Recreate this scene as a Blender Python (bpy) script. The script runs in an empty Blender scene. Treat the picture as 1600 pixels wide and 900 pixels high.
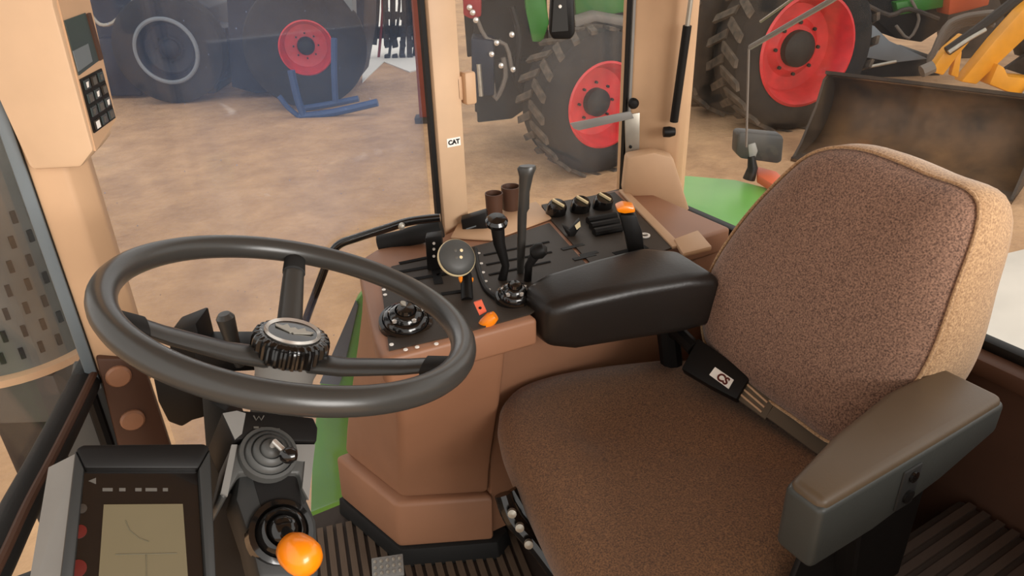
import bpy, bmesh, math, random
from mathutils import Vector as V3, Matrix
random.seed(7)
scene = bpy.context.scene
col = scene.collection
# ---------------------------------------------------------------- camera
FPX = 1150.0
PITCH = math.atan(FPX/2200.0); ROLL = -math.atan(70/2200.0); AZ = math.radians(30)
CAM = V3((0.0, 0.0, 1.40))
FWD = V3((math.sin(AZ)*math.cos(PITCH), math.cos(AZ)*math.cos(PITCH), -math.sin(PITCH)))
_r0 = V3((math.cos(AZ), -math.sin(AZ), 0)); _u0 = _r0.cross(FWD)
RIGHT = _r0*math.cos(ROLL)+_u0*math.sin(ROLL); UPV = -_r0*math.sin(ROLL)+_u0*math.cos(ROLL)
cam_data = bpy.data.cameras.new('camera'); cam_data.sensor_width = 36.0
cam_data.lens = FPX/1600*36; cam_data.clip_start = 0.02; cam_data.clip_end = 300
cam = bpy.data.objects.new('camera', cam_data); col.objects.link(cam)
cam.matrix_world = Matrix(((RIGHT.x, UPV.x, -FWD.x, CAM.x), (RIGHT.y, UPV.y, -FWD.y, CAM.y), (RIGHT.z, UPV.z, -FWD.z, CAM.z), (0, 0, 0, 1)))
scene.camera = cam
# ---------------------------------------------------------------- light
world = bpy.data.worlds.new('world'); scene.world = world; world.use_nodes = True
bg = world.node_tree.nodes['Background']; bg.inputs[0].default_value = (1.0, 0.96, 0.90, 1); bg.inputs[1].default_value = 0.85
vs = scene.view_settings
vs.view_transform = 'Standard'; vs.look = 'None'; vs.gamma = 1.0; vs.use_curve_mapping = False
vs.exposure = 0.55
# daylight entering by the shed door, behind the open cab door
dl_ = bpy.data.lights.new('shed_door_daylight', 'AREA'); dl_.shape = 'RECTANGLE'; dl_.size = 4.0; dl_.size_y = 3.6; dl_.energy = 480; dl_.color = (1.0, 0.96, 0.91)
do_ = bpy.data.objects.new('shed_door_daylight', dl_); col.objects.link(do_); do_.location = (1.5, -7.0, 2.6); do_.rotation_euler = (math.radians(80), 0, 0)
# ---------------------------------------------------------------- geometry helpers
HV = V3((math.sin(AZ), math.cos(AZ), 0)); HR = V3((math.cos(AZ), -math.sin(AZ), 0)); ZZ = V3((0, 0, 1))
def ray(px, py): return FWD+RIGHT*((px-800)/FPX)-UPV*((py-450)/FPX)
def onz(px, py, z): v = ray(px, py); return CAM+v*((z-CAM.z)/v.z)
def onv(px, py, y): v = ray(px, py); return CAM+v*(y/v.y)
def onu(px, py, x): v = ray(px, py); return CAM+v*(x/v.x)
def dep(px, py, t): return CAM+ray(px, py)*t
def onp(px, py, p0, n): v = ray(px, py); return CAM+v*((V3(p0)-CAM).dot(V3(n))/v.dot(V3(n)))
def vp(px, py, ref): return onp(px, py, ref, HV)          # upright plane across the line of sight through ref

class B:
    def __init__(s): s.v = []; s.f = []
    def add(s, vs_, fs):
        o = len(s.v); s.v += [V3(p) for p in vs_]; s.f += [tuple(i+o for i in f) for f in fs]; return s
    def box(s, c, size, ax=None):
        c = V3(c); a = [V3(q) for q in (ax or ((1, 0, 0), (0, 1, 0), (0, 0, 1)))]
        p = [c+a[0]*(i*size[0]/2)+a[1]*(j*size[1]/2)+a[2]*(k*size[2]/2) for i in (-1, 1) for j in (-1, 1) for k in (-1, 1)]
        return s.add(p, [(0, 1, 3, 2), (4, 6, 7, 5), (0, 4, 5, 1), (2, 3, 7, 6), (0, 2, 6, 4), (1, 5, 7, 3)])
    def ext(s, pts, vec):
        n = len(pts); pts = [V3(p) for p in pts]; vec = V3(vec)
        return s.add(pts+[p+vec for p in pts], [tuple(range(n)), tuple(range(2*n-1, n-1, -1))]+[(i, (i+1) % n, n+(i+1) % n, n+i) for i in range(n)])
    def loft(s, rings, caps=True, closed=True):
        n = len(rings[0]); vs_ = [V3(p) for r in rings for p in r]; fs = []
        for k in range(len(rings)-1):
            for i in range(n if closed else n-1):
                j = (i+1) % n; fs.append((k*n+i, k*n+j, (k+1)*n+j, (k+1)*n+i))
        if caps and closed: fs += [tuple(range(n)), tuple(range(len(rings)*n-1, (len(rings)-1)*n-1, -1))]
        return s.add(vs_, fs)
    def tube(s, path, r, n=12, closed=False):
        path = [V3(p) for p in path]; m = len(path); rs = r if isinstance(r, (list, tuple)) else [r]*m
        rings = []; prev = None
        for i, p in enumerate(path):
            if closed: t = path[(i+1) % m]-path[i-1]
            else: t = path[min(i+1, m-1)]-path[max(i-1, 0)]
            t.normalize()
            if prev is None:
                a = t.orthogonal().normalized()
            else:
                a = prev-t*prev.dot(t); a.normalize()
            prev = a; b = t.cross(a)
            rings.append([p+(a*math.cos(q)+b*math.sin(q))*rs[i] for q in [2*math.pi*k/n for k in range(n)]])
        if closed: rings.append(rings[0])
        return s.loft(rings, caps=not closed)
    def lathe(s, prof, o, axis, n=24, cap=True):
        o = V3(o); w = V3(axis).normalized(); a = w.orthogonal().normalized(); b = w.cross(a)
        rings = [[o+w*h+(a*math.cos(2*math.pi*k/n)+b*math.sin(2*math.pi*k/n))*max(r, 1e-4) for k in range(n)] for r, h in prof]
        return s.loft(rings, caps=cap)
    def build(s, name, mat, parent=None, bevel=0, sub=0, smooth=35, seg=2, loc=None):
        org = V3(loc) if loc is not None else (parent.matrix_world.translation if parent is not None else V3((0, 0, 0)))
        if parent is not None: org = V3(parent['_o'])
        me = bpy.data.meshes.new(name)
        me.from_pydata([tuple(p-org) for p in s.v], [], s.f)
        bm = bmesh.new(); bm.from_mesh(me); bmesh.ops.remove_doubles(bm, verts=bm.verts, dist=1e-5)
        bmesh.ops.recalc_face_normals(bm, faces=bm.faces)
        if bevel:
            es = [e for e in bm.edges if len(e.link_faces) == 2 and e.calc_face_angle(0) > 0.4]
            bmesh.ops.bevel(bm, geom=es, offset=bevel, segments=seg, profile=0.5, affect='EDGES', clamp_overlap=True)
        bm.to_mesh(me); bm.free()
        for p in me.polygons: p.use_smooth = True
        if not sub: me.set_sharp_from_angle(angle=math.radians(smooth))
        me.materials.append(MAT[mat])
        o = bpy.data.objects.new(name, me); col.objects.link(o)
        if parent is not None: o.parent = parent
        else: o.location = org
        o['_o'] = tuple(org)
        if sub:
            m = o.modifiers.new('subdivision', 'SUBSURF'); m.levels = sub; m.render_levels = sub
        return o

def tag(o, label, cat, group=None):
    o['label'] = label; o['category'] = cat
    if group: o['group'] = group
    return o
def struct(o, label=None, cat=None):
    o['kind'] = 'structure'
    if label: o['label'] = label
    return o
def thing(name, label, cat, loc, group=None):
    o = bpy.data.objects.new(name, None); col.objects.link(o); o.location = V3(loc); o['_o'] = tuple(V3(loc)); o.empty_display_size = 0.05
    return tag(o, label, cat, group)
def inst(name, src, parent, mat4):
    """copy of a mesh object sharing its data, placed by a world matrix"""
    o = src.copy(); o.name = name; col.objects.link(o); o.parent = parent
    o.matrix_parent_inverse = Matrix.Identity(4)
    o.matrix_basis = Matrix.Translation(-V3(parent['_o'])) @ mat4
    return o
def piece(name, bm_, mat, parent, mat4, bevel=0):
    """mesh in its own local frame, child of parent, placed by a world matrix"""
    b = bm_.build(name, mat, None, bevel=bevel); b.location = (0, 0, 0); b.parent = parent
    b.matrix_basis = Matrix.Translation(-V3(parent['_o'])) @ mat4
    return b
def frame(o, x, y, z):
    o, x, y, z = V3(o), V3(x).normalized(), V3(y).normalized(), V3(z).normalized()
    return Matrix(((x.x, y.x, z.x, o.x), (x.y, y.y, z.y, o.y), (x.z, y.z, z.z, o.z), (0, 0, 0, 1)))
def text_on(txt, size, o, x, y, mat, parent, name='lettering', depth=0.0004, bold=0.0):
    cu = bpy.data.curves.new(name, 'FONT'); cu.body = txt; cu.size = size; cu.align_x = 'CENTER'; cu.align_y = 'CENTER'; cu.extrude = depth; cu.offset = bold
    t = bpy.data.objects.new('tmp', cu); col.objects.link(t)
    dg = bpy.context.evaluated_depsgraph_get(); me = bpy.data.meshes.new_from_object(t.evaluated_get(dg))
    bpy.data.objects.remove(t); me.materials.clear(); me.materials.append(MAT[mat])
    ob = bpy.data.objects.new(name, me); col.objects.link(ob); ob.parent = parent
    x = V3(x).normalized(); y = V3(y); y = (y-x*x.dot(y)).normalized()
    ob.matrix_basis = Matrix.Translation(-V3(parent['_o'])) @ frame(o, x, y, x.cross(y))
    return ob
def smooth_path(pts, k=6):
    pts = [V3(p) for p in pts]; out = []
    for i in range(len(pts)-1):
        p0 = pts[max(i-1, 0)]; p1 = pts[i]; p2 = pts[i+1]; p3 = pts[min(i+2, len(pts)-1)]
        for j in range(k):
            t = j/k
            out.append(0.5*((2*p1)+(p2-p0)*t+(2*p0-5*p1+4*p2-p3)*t*t+(3*p1-p0-3*p2+p3)*t**3))
    return out+[pts[-1]]
def smooth_loop(pts, k=5):
    pts = [V3(p) for p in pts]; n = len(pts); out = []
    for i in range(n):
        p0, p1, p2, p3 = pts[i-1], pts[i], pts[(i+1) % n], pts[(i+2) % n]
        for j in range(k):
            t = j/k
            out.append(0.5*((2*p1)+(p2-p0)*t+(2*p0-5*p1+4*p2-p3)*t*t+(3*p1-p0-3*p2+p3)*t**3))
    return out
# ---------------------------------------------------------------- materials
MAT = {}
def s2l(c): return tuple(((x/255)/12.92 if x/255 <= 0.04045 else ((x/255+0.055)/1.055)**2.4) for x in c)+(1,)
def mat(name, rgb, rough=0.6, metal=0.0, var=0.0, vscale=8.0, rgb2=None, bump=0.0, bscale=60.0, coat=0.0, sheen=0.0, spec=0.5, detail=4.0, emit=0):
    m = bpy.data.materials.new(name); m.use_nodes = True; nt = m.node_tree; p = nt.nodes['Principled BSDF']
    c = s2l(rgb); p.inputs['Base Color'].default_value = c; p.inputs['Roughness'].default_value = rough; p.inputs['Metallic'].default_value = metal
    p.inputs['Coat Weight'].default_value = coat; p.inputs['Sheen Weight'].default_value = sheen; p.inputs['Specular IOR Level'].default_value = spec
    tc = nt.nodes.new('ShaderNodeTexCoord')
    if var > 0 or rgb2:
        n = nt.nodes.new('ShaderNodeTexNoise'); n.inputs['Scale'].default_value = vscale; n.inputs['Detail'].default_value = detail; n.inputs['Roughness'].default_value = 0.72 if name == 'ground' else 0.5
        nt.links.new(tc.outputs['Object'], n.inputs['Vector'])
        r = nt.nodes.new('ShaderNodeValToRGB'); r.color_ramp.elements[0].position = 0.32; r.color_ramp.elements[1].position = 0.68
        c2 = s2l(rgb2) if rgb2 else tuple(x*(1-var) for x in c[:3])+(1,)
        r.color_ramp.elements[0].color = c2; r.color_ramp.elements[1].color = c
        nt.links.new(n.outputs['Fac'], r.inputs['Fac']); nt.links.new(r.outputs['Color'], p.inputs['Base Color'])
    if bump > 0:
        n2 = nt.nodes.new('ShaderNodeTexNoise'); n2.inputs['Scale'].default_value = bscale; n2.inputs['Detail'].default_value = 3
        nt.links.new(tc.outputs['Object'], n2.inputs['Vector'])
        b = nt.nodes.new('ShaderNodeBump'); b.inputs['Strength'].default_value = bump; b.inputs['Distance'].default_value = 0.3/bscale
        nt.links.new(n2.outputs['Fac'], b.inputs['Height']); nt.links.new(b.outputs['Normal'], p.inputs['Normal'])
    if emit:
        p.inputs['Emission Color'].default_value = c; p.inputs['Emission Strength'].default_value = emit
    MAT[name] = m; return m
def glass(name, dust, tint, specks):
    m = bpy.data.materials.new(name); m.use_nodes = True; nt = m.node_tree; nt.nodes.clear(); N = nt.nodes.new; L = nt.links.new
    out = N('ShaderNodeOutputMaterial'); tr = N('ShaderNodeBsdfTransparent'); gl = N('ShaderNodeBsdfGlossy'); gl.inputs['Roughness'].default_value = 0.03
    df = N('ShaderNodeBsdfDiffuse'); df.inputs['Color'].default_value = s2l(tint)
    lw = N('ShaderNodeLayerWeight'); lw.inputs['Blend'].default_value = 0.5; pw = N('ShaderNodeMath'); pw.operation = 'POWER'; pw.inputs[1].default_value = 5.0; L(lw.outputs['Facing'], pw.inputs[0]); fr = N('ShaderNodeMath'); fr.operation = 'MULTIPLY_ADD'; fr.inputs[1].default_value = 0.6; fr.inputs[2].default_value = 0.03; L(pw.outputs[0], fr.inputs[0])
    mx = N('ShaderNodeMixShader'); L(fr.outputs[0], mx.inputs[0]); L(tr.outputs[0], mx.inputs[1]); L(gl.outputs[0], mx.inputs[2])
    tc = N('ShaderNodeTexCoord'); no = N('ShaderNodeTexNoise'); no.inputs['Scale'].default_value = 3.0; no.inputs['Detail'].default_value = 5; L(tc.outputs['Object'], no.inputs['Vector'])
    mr = N('ShaderNodeMapRange'); mr.inputs[1].default_value = 0.35; mr.inputs[2].default_value = 0.65; mr.inputs[3].default_value = dust*0.6; mr.inputs[4].default_value = dust*1.4; L(no.outputs['Fac'], mr.inputs[0])
    vo = N('ShaderNodeTexVoronoi'); vo.inputs['Scale'].default_value = 26.0; L(tc.outputs['Object'], vo.inputs['Vector'])
    lt = N('ShaderNodeMapRange'); lt.inputs[1].default_value = specks*0.5; lt.inputs[2].default_value = specks; lt.inputs[3].default_value = 0.5; lt.inputs[4].default_value = 0.0; L(vo.outputs['Distance'], lt.inputs[0])
    ad = N('ShaderNodeMath'); ad.operation = 'MAXIMUM'; L(mr.outputs[0], ad.inputs[0]); L(lt.outputs[0], ad.inputs[1])
    m2 = N('ShaderNodeMixShader'); L(ad.outputs[0], m2.inputs[0]); L(mx.outputs[0], m2.inputs[1]); L(df.outputs[0], m2.inputs[2]); L(m2.outputs[0], out.inputs[0])
    MAT[name] = m
mat('tan', (204, 166, 130), 0.55, var=0.1, vscale=9, bump=0.05, bscale=300)
mat('tan_light', (212, 178, 144), 0.5, var=0.08, vscale=14, bump=0.05, bscale=300)
mat('brown', (158, 112, 84), 0.5, var=0.12, vscale=7, bump=0.06, bscale=400)
mat('brown_dark', (84, 58, 45), 0.5, spec=0.25, var=0.15, vscale=9)
mat('panel', (58, 50, 43), 0.5, spec=0.25, var=0.12, vscale=30)
mat('black', (20, 18, 17), 0.5, spec=0.22)
mat('black_gloss', (20, 18, 17), 0.15, coat=0.4)
mat('rubber', (30, 29, 28), 0.65, spec=0.25, bump=0.05, bscale=200)
mat('wheel_black', (56, 54, 51), 0.30, bump=0.04, bscale=250)
mat('grey_plastic', (72, 72, 70), 0.5, var=0.08, vscale=20)
mat('grey_light', (128, 126, 122), 0.5, var=0.08, vscale=20)
mat('blue_grey', (104, 112, 116), 0.6)
mat('charcoal', (46, 46, 45), 0.5, spec=0.3, bump=0.05, bscale=300)
mat('vinyl', (34, 29, 26), 0.33, spec=0.35, bump=0.12, bscale=160)
mat('vinyl_brown', (96, 80, 62), 0.42, bump=0.12, bscale=220, var=0.15, vscale=6)
mat('vinyl_grey', (66, 68, 65), 0.42, bump=0.12, bscale=220, var=0.15, vscale=6)
mat('fabric', (166, 128, 106), 0.95, rgb2=(84, 60, 49), vscale=350, bump=0.3, bscale=430, sheen=0.25, detail=3)
mat('fabric_side_lit', (206, 168, 126), 0.95, rgb2=(150, 114, 82), vscale=300, bump=0.3, bscale=300, sheen=0.25, detail=3)  # yellower side cloth, partly lightened for the light that falls on it
mat('fabric_seat', (142, 101, 66), 0.95, rgb2=(80, 54, 36), vscale=350, bump=0.3, bscale=430, sheen=0.2, detail=3)
mat('webbing', (92, 78, 62), 0.8, bump=0.1, bscale=300)
mat('orange', (255, 140, 10), 0.3, coat=0.3)
mat('orange_pink', (235, 110, 80), 0.5)
mat('cream', (235, 215, 170), 0.5)
mat('white', (245, 240, 232), 0.5)
mat('white_chrome', (210, 205, 198), 0.25, metal=0.6)
mat('steel', (176, 170, 158), 0.4, metal=0.6, var=0.2, vscale=20)
mat('lcd', (104, 95, 74), 0.25, var=0.06, vscale=10)
mat('lcd_dark', (66, 76, 74), 0.2)
mat('lcd_mark', (96, 90, 72), 0.3)
mat('icon_dim', (84, 80, 74), 0.5)
mat('red_lamp', (84, 24, 20), 0.3)
mat('mat_rubber', (96, 78, 62), 0.75, var=0.2, vscale=12)
mat('mat_rear', (72, 56, 46), 0.75, var=0.2, vscale=12)
mat('mat_dark', (58, 46, 38), 0.75, var=0.2, vscale=12)
mat('green', (104, 168, 72), 0.4, var=0.15, vscale=6)
mat('green_dark', (52, 120, 40), 0.45, var=0.2, vscale=3)
mat('red', (214, 44, 48), 0.5, var=0.3, vscale=6)
mat('red_dull', (150, 36, 44), 0.5, var=0.2, vscale=4)
mat('post_red', (132, 66, 52), 0.7, var=0.2, vscale=3)
mat('tyre', (46, 42, 39), 0.85, spec=0.2, rgb2=(34, 33, 33), vscale=5, bump=0.2, bscale=20)
mat('lug', (98, 84, 70), 0.9, rgb2=(48, 44, 40), vscale=7)
mat('machine', (36, 35, 34), 0.6, spec=0.25, rgb2=(24, 24, 25), vscale=3)
mat('machine_blue', (34, 41, 56), 0.5, spec=0.25, rgb2=(22, 28, 42), vscale=2)
mat('machine_brown', (74, 62, 52), 0.7, rgb2=(38, 34, 30), vscale=4)
mat('blue_paint', (44, 72, 118), 0.5, var=0.2, vscale=4)
mat('yellow', (236, 160, 28), 0.45, var=0.2, vscale=4)
mat('orange_red', (206, 92, 50), 0.55)
mat('hose', (112, 104, 96), 0.7)
mat('tarp', (126, 134, 142), 0.7, var=0.2, vscale=2)
mat('bucket', (112, 82, 54), 0.6, rgb2=(36, 29, 24), vscale=2.0, bump=0.2, bscale=25, detail=6)
mat('bucket_dark', (58, 46, 36), 0.6, rgb2=(34, 28, 23), vscale=4)
mat('muffler', (112, 114, 110), 0.45, metal=0.3, rgb2=(82, 86, 84), vscale=5)
mat('slot', (16, 15, 15), 0.8, spec=0.2)
mat('apron_grey_lit', (214, 206, 194), 0.85, var=0.2, vscale=1.5)  # grey concrete with outdoor brightness put into the colour
mat('ground', (202, 162, 121), 0.9, rgb2=(158, 122, 90), vscale=1.6, bump=1.0, bscale=15.0, detail=10)
mat('apron_sunlit', (235, 232, 226), 0.85, var=0.15, vscale=0.5)  # whitish concrete, its colour carrying the sunlight outside
mat('ceiling', (190, 165, 138), 0.8)
glass('glass_side', 0.075, (140, 158, 190), 0.05)
glass('glass_rear', 0.015, (190, 180, 165), 0.02)
glass('glass_mid', 0.05, (170, 172, 175), 0.04)
# ================================================================ SETTING
GZ = -1.5
b = B(); b.add([(-60, -60, GZ), (90, -60, GZ), (90, 90, GZ), (-60, 90, GZ)], [(0, 1, 2, 3)])
struct(b.build('ground', 'ground'))
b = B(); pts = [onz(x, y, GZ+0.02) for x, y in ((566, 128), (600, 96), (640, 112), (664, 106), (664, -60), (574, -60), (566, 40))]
b.ext(pts, (0, 0, -0.04)); struct(b.build('yard_apron_lit', 'apron_sunlit'))  # far ground outside, sunlight painted in as a white surface
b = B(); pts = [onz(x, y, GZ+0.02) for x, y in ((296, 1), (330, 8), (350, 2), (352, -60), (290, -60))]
b.ext(pts, (0, 0, -0.04)); struct(b.build('yard_apron_lit', 'apron_sunlit'))  # second far patch, also white in place of sunlight
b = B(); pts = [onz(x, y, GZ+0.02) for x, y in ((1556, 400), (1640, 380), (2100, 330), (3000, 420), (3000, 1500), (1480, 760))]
b.ext(pts, (0, 0, -0.04)); struct(b.build('yard_apron_lit', 'apron_grey_lit'))  # pale ground at the right, outdoor brightness put into its colour
# cab floor
b = B(); b.ext([(-0.2, -0.15, 0), (1.36, -0.15, 0), (1.36, 1.5, 0), (0.62, 1.51, 0), (0.24, 1.51, 0), (-0.0, 1.27, 0), (-0.2, 1.2, 0)], (0, 0, -0.05))
floor = struct(b.build('floor', 'mat_dark'))
# ribs of the rubber mat: front part runs across, rear part runs fore and aft
rb = B().box((0, 0, 0), (1, 1, 1)); first = None
dirA = V3((0.24, 0.97, 0)).normalized(); nA = V3((dirA.y, -dirA.x, 0))
for k in range(22):
    c = V3((0.13, 1.16, 0.004))+nA*(0.024*k)
    m = frame(c, nA, dirA, ZZ) @ Matrix.Diagonal((0.015, 0.62, 0.010, 1))
    if first is None: first = piece('mat_rib', rb, 'mat_rubber', floor, m)
    else: inst('mat_rib', first, floor, m)
b = B(); b.box((1.13, 0.18, 0.17), (0.32, 0.64, 0.34)); plat = struct(b.build('floor_platform', 'mat_dark', bevel=0.01))
fr2 = None
for k in range(23):
    mm_ = Matrix.Translation((1.13, -0.12+0.027*k, 0.341)) @ Matrix.Diagonal((0.31, 0.015, 0.012, 1))
    if fr2 is None: fr2 = piece('mat_rib', rb, 'mat_rear', plat, mm_)
    else: inst('mat_rib', fr2, plat, mm_)
# walls, pillars
b = B(); b.box((1.33, 0.62, 0.325), (0.06, 1.66, 0.65)); wr = struct(b.build('wall_rear', 'brown_dark'))
b = B(); b.box((1.295, 0.62, 0.635), (0.05, 1.58, 0.035)); b.build('sill_trim', 'brown_dark', wr, bevel=0.008)
b = B(); b.box((1.322, 0.62, 0.660), (0.03, 1.60, 0.022)); b.build('rubber_seal', 'black', wr, bevel=0.006)
b = B(); b.box((0.98, 1.52, 0.33), (0.70, 0.05, 0.66)); struct(b.build('wall_right', 'brown_dark'))
b = B(); b.box((0.55, 0.66, 1.78), (1.75, 1.85, 0.05)); ceil = struct(b.build('ceiling', 'ceiling'))
b = B(); b.box((0.92, -0.22, 0.47), (0.88, 0.05, 0.94)); struct(b.build('shade_wall_left', 'brown_dark'))  # unseen wall, added to block low light and darken the cab
# A pillar (front right)
A0 = onv(150, 480, 1.2); 
pl = [onv(150, 480, 1.2).x, onv(178, 480, 1.2).x, onv(212, 480, 1.2).x]
xl = onv(118, 480, 1.2).x; xr = onv(208, 480, 1.2).x
b = B(); b.ext([(xl, 1.2, 0.70), (xr-0.03, 1.19, 0.70), (xr, 1.22, 0.70), (xr+0.005, 1.29, 0.70), (xl, 1.29, 0.70)], (0, 0, 1.06))
p1 = struct(b.build('trim_1', 'tan', bevel=0.006))
b = B(); b.ext([onv(x, y, 1.185) for x, y in ((150, 560), (222, 560), (270, 705), (300, 800), (215, 800), (186, 705))], (0, 0.09, 0))
lb = b.build('pillar_foot', 'brown_dark', p1, bevel=0.006)
for x, y in ((185, 587), (207, 655)):
    c = onv(x, y, 1.185); bb = B().lathe([(0.019, 0), (0.019, 0.004), (0.016, 0.008), (0, 0.009)], c, (0, -1, 0), 20); bb.build('bolt_cap', 'brown', lb)
b = B(); xs = onv(96, 480, 1.2).x; b.ext([(xs, 1.195, 0.72), (xl-0.001, 1.195, 0.72), (xl-0.001, 1.235, 0.72), (xs, 1.235, 0.72)], (0, 0, 1.04))
b.build('rubber_seal', 'blue_grey', p1, bevel=0.003)
# B pillar
b = B(); b.box((0.7085, 1.505, 1.17), (0.066, 0.05, 1.17)); p2 = struct(b.build('trim_2', 'tan_light', bevel=0.006))
b = B(); b.box((0.669, 1.500, 1.20), (0.010, 0.014, 1.10)); b.build('rubber_seal', 'black', p2)
cl = onv(735, 138, 1.47); b = B(); b.box(cl+V3((0, 0.01, 0)), (0.028, 0.03, 0.072)); b.box(cl+V3((-0.02, 0.02, 0)), (0.02, 0.02, 0.055)); b.build('latch_plate', 'tan', p2, bevel=0.006)
ls = onv(709, 222, 1.479); b = B(); b.box(ls, (0.034, 0.001, 0.020)); st = b.build('sticker', 'white', p2)
text_on('CAT', 0.0145, ls+V3((0, -0.0012, 0)), (1, 0, 0), ZZ, 'black', st, bold=0.0006)
# C pillar (rear right corner)
c1 = onv(984, 120, 1.5); c2 = onu(1066, 120, 1.31)
b = B(); b.ext([(c1.x, 1.49, 0.6), (c1.x+0.03, 1.46, 0.6), (1.29, c2.y+0.02, 0.6), (1.315, c2.y, 0.6), (1.36, c2.y+0.01, 0.6), (1.36, 1.54, 0.6), (c1.x, 1.54, 0.6)], (0, 0, 1.16))
p3 = struct(b.build('trim_3', 'tan', bevel=0.006))
b = B(); b.box((c1.x-0.004, 1.495, 1.2), (0.008, 0.012, 1.08)); b.build('edge_trim', 'grey_light', p3)
b = B(); b.box((c1.x-0.0115, 1.500, 1.2), (0.006, 0.012, 1.08)); b.build('rubber_seal', 'black', p3)
ref = V3((1.19, 1.40, 0.8))
b = B(); b.ext([vp(x, y, ref) for x, y in ((980, 246), (1022, 238), (1052, 246), (1088, 362), (1064, 376), (1028, 350), (974, 302))], HV*0.05)
b.build('pillar_cover', 'tan', p3, bevel=0.008)
# sills under the side window and window panes
b = B(); b.box((0.97, 1.50, 0.675), (0.56, 0.05, 0.03)); struct(b.build('trim_4', 'brown_dark', bevel=0.006))
def pane(name, pts, th, m):
    bb = B().ext(pts, th); o = bb.build('pane', m, None); return o
def window(n, pts, th, m, framer=None):
    bb = B().ext(pts, th); o = bb.build('window_%d' % n, m); return struct(o)
aR = V3((xr+0.005, 1.27, 0)); 
bw = B(); bw.ext([(aR.x, 1.285, 0.0), (0.24, 1.525, 0.0), (0.662, 1.525, 0.0), (0.662, 1.531, 0.0), (0.237, 1.531, 0.0), (aR.x-0.004, 1.29, 0.0)], (0, 0, 1.74)); struct(bw.build('window_1', 'glass_side'))
window(2, [(0.743, 1.512, 0.68), (c1.x-0.02, 1.512, 0.68), (c1.x-0.02, 1.512, 1.74), (0.743, 1.512, 1.74)], (0, 0.006, 0), 'glass_mid')
window(3, [(1.335, c2.y, 0.655), (1.335, -0.18, 0.655), (1.335, -0.18, 1.74), (1.335, c2.y, 1.74)], (0.006, 0, 0), 'glass_rear')
w4a = V3((xs, 1.215, 0)); w4b = V3((xs-0.17, 0.72, 0))
window(4, [(w4a.x, w4a.y, 0.72), (w4b.x, w4b.y, 0.72), (w4b.x, w4b.y, 1.74), (w4a.x, w4a.y, 1.74)], (0.006, 0, 0), 'glass_rear')
# black bar along the foot of the windshield and dark cowl under it
bar = smooth_path([onz(x, y, 0.735) for x, y in ((150, 562), (112, 640), (70, 722), (28, 800), (-10, 880), (-50, 960))], 5)
b = B().tube(bar, 0.023, 14); t5 = struct(b.build('trim_5', 'rubber'))
b = B().tube([p+V3((0.016, -0.006, 0.0145)) for p in bar[2:]], 0.006, 8); b.build('worn_edge', 'brown_dark', t5)
b = B(); b.ext([onv(x, y, 1.215) for x, y in ((118, 585), (172, 585), (190, 720), (205, 770), (150, 770), (96, 700))], (0, 0.05, 0)); struct(b.build('trim_6', 'grey_plastic', bevel=0.004))
b = B(); b.tube([onv(132, 590, 1.20), onv(170, 700, 1.20), onv(182, 760, 1.20)], 0.010, 8); struct(b.build('trim_7', 'black'))

# ================================================================ STEERING WHEEL
WC = V3((0.170, 0.835, 0.955)); WN = V3((0.324, -0.028, 0.946)).normalized(); WR = 0.215
wa = WN.cross(V3((0, 1, 0))).normalized(); wb = WN.cross(wa)
sw = thing('steering_wheel', 'black three-spoke steering wheel with a knurled hub, in front of the seat', 'steering wheel', WC-WN*0.06)
b = B().tube([WC+(wa*math.cos(q)+wb*math.sin(q))*WR for q in [2*math.pi*k/96 for k in range(96)]], 0.0165, 18, closed=True)
b.build('rim', 'wheel_black', sw)
HB = WC-WN*0.040
def wheel_pt(px, py): return onp(px, py, WC, WN)
for (px, py, wd) in ((462, 392, 0.015), (190, 492, 0.018), (722, 570, 0.018)):
    e = wheel_pt(px, py); dr = (e-WC).normalized(); sd = WN.cross(dr)
    rings = []
    for f, h, w_, th in ((0.10, -0.066, 1.25, 0.011), (0.35, -0.054, 1.15, 0.0105), (0.70, -0.027, 1.05, 0.009), (0.90, -0.008, 0.95, 0.008), (1.0, 0.0, 0.85, 0.007)):
        c = WC+dr*(WR*f)+WN*h
        rings.append([c+sd*(wd*w_*math.cos(q))+WN*(th*math.sin(q)) for q in [2*math.pi*k/14+0.1 for k in range(14)]])
    b = B().loft(rings); sp = b.build('spoke', 'wheel_black', sw, smooth=50)
    c0 = WC+dr*(WR*0.78)+WN*(-0.016); 
    b = B(); b.loft([[WC+dr*(WR*f)+WN*h+sd*(wd*w_*math.cos(q))+WN*(th*math.sin(q)) for q in [2*math.pi*k/14+0.1 for k in range(14)]] for f, h, w_, th in ((0.80, -0.0175, 1.0, 0.0085), (0.805, -0.017, 1.1, 0.0112), (0.97, -0.003, 1.0, 0.009))])
    b.build('spoke_sleeve', 'rubber', sp, smooth=50)
WH = WC-WN*0.030
b = B().lathe([(0.036, -0.085), (0.037, -0.06), (0.040, -0.05), (0.040, -0.034), (0.030, -0.032)], WH, WN, 28); b.build('hub_collar', 'grey_light', sw)
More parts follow.
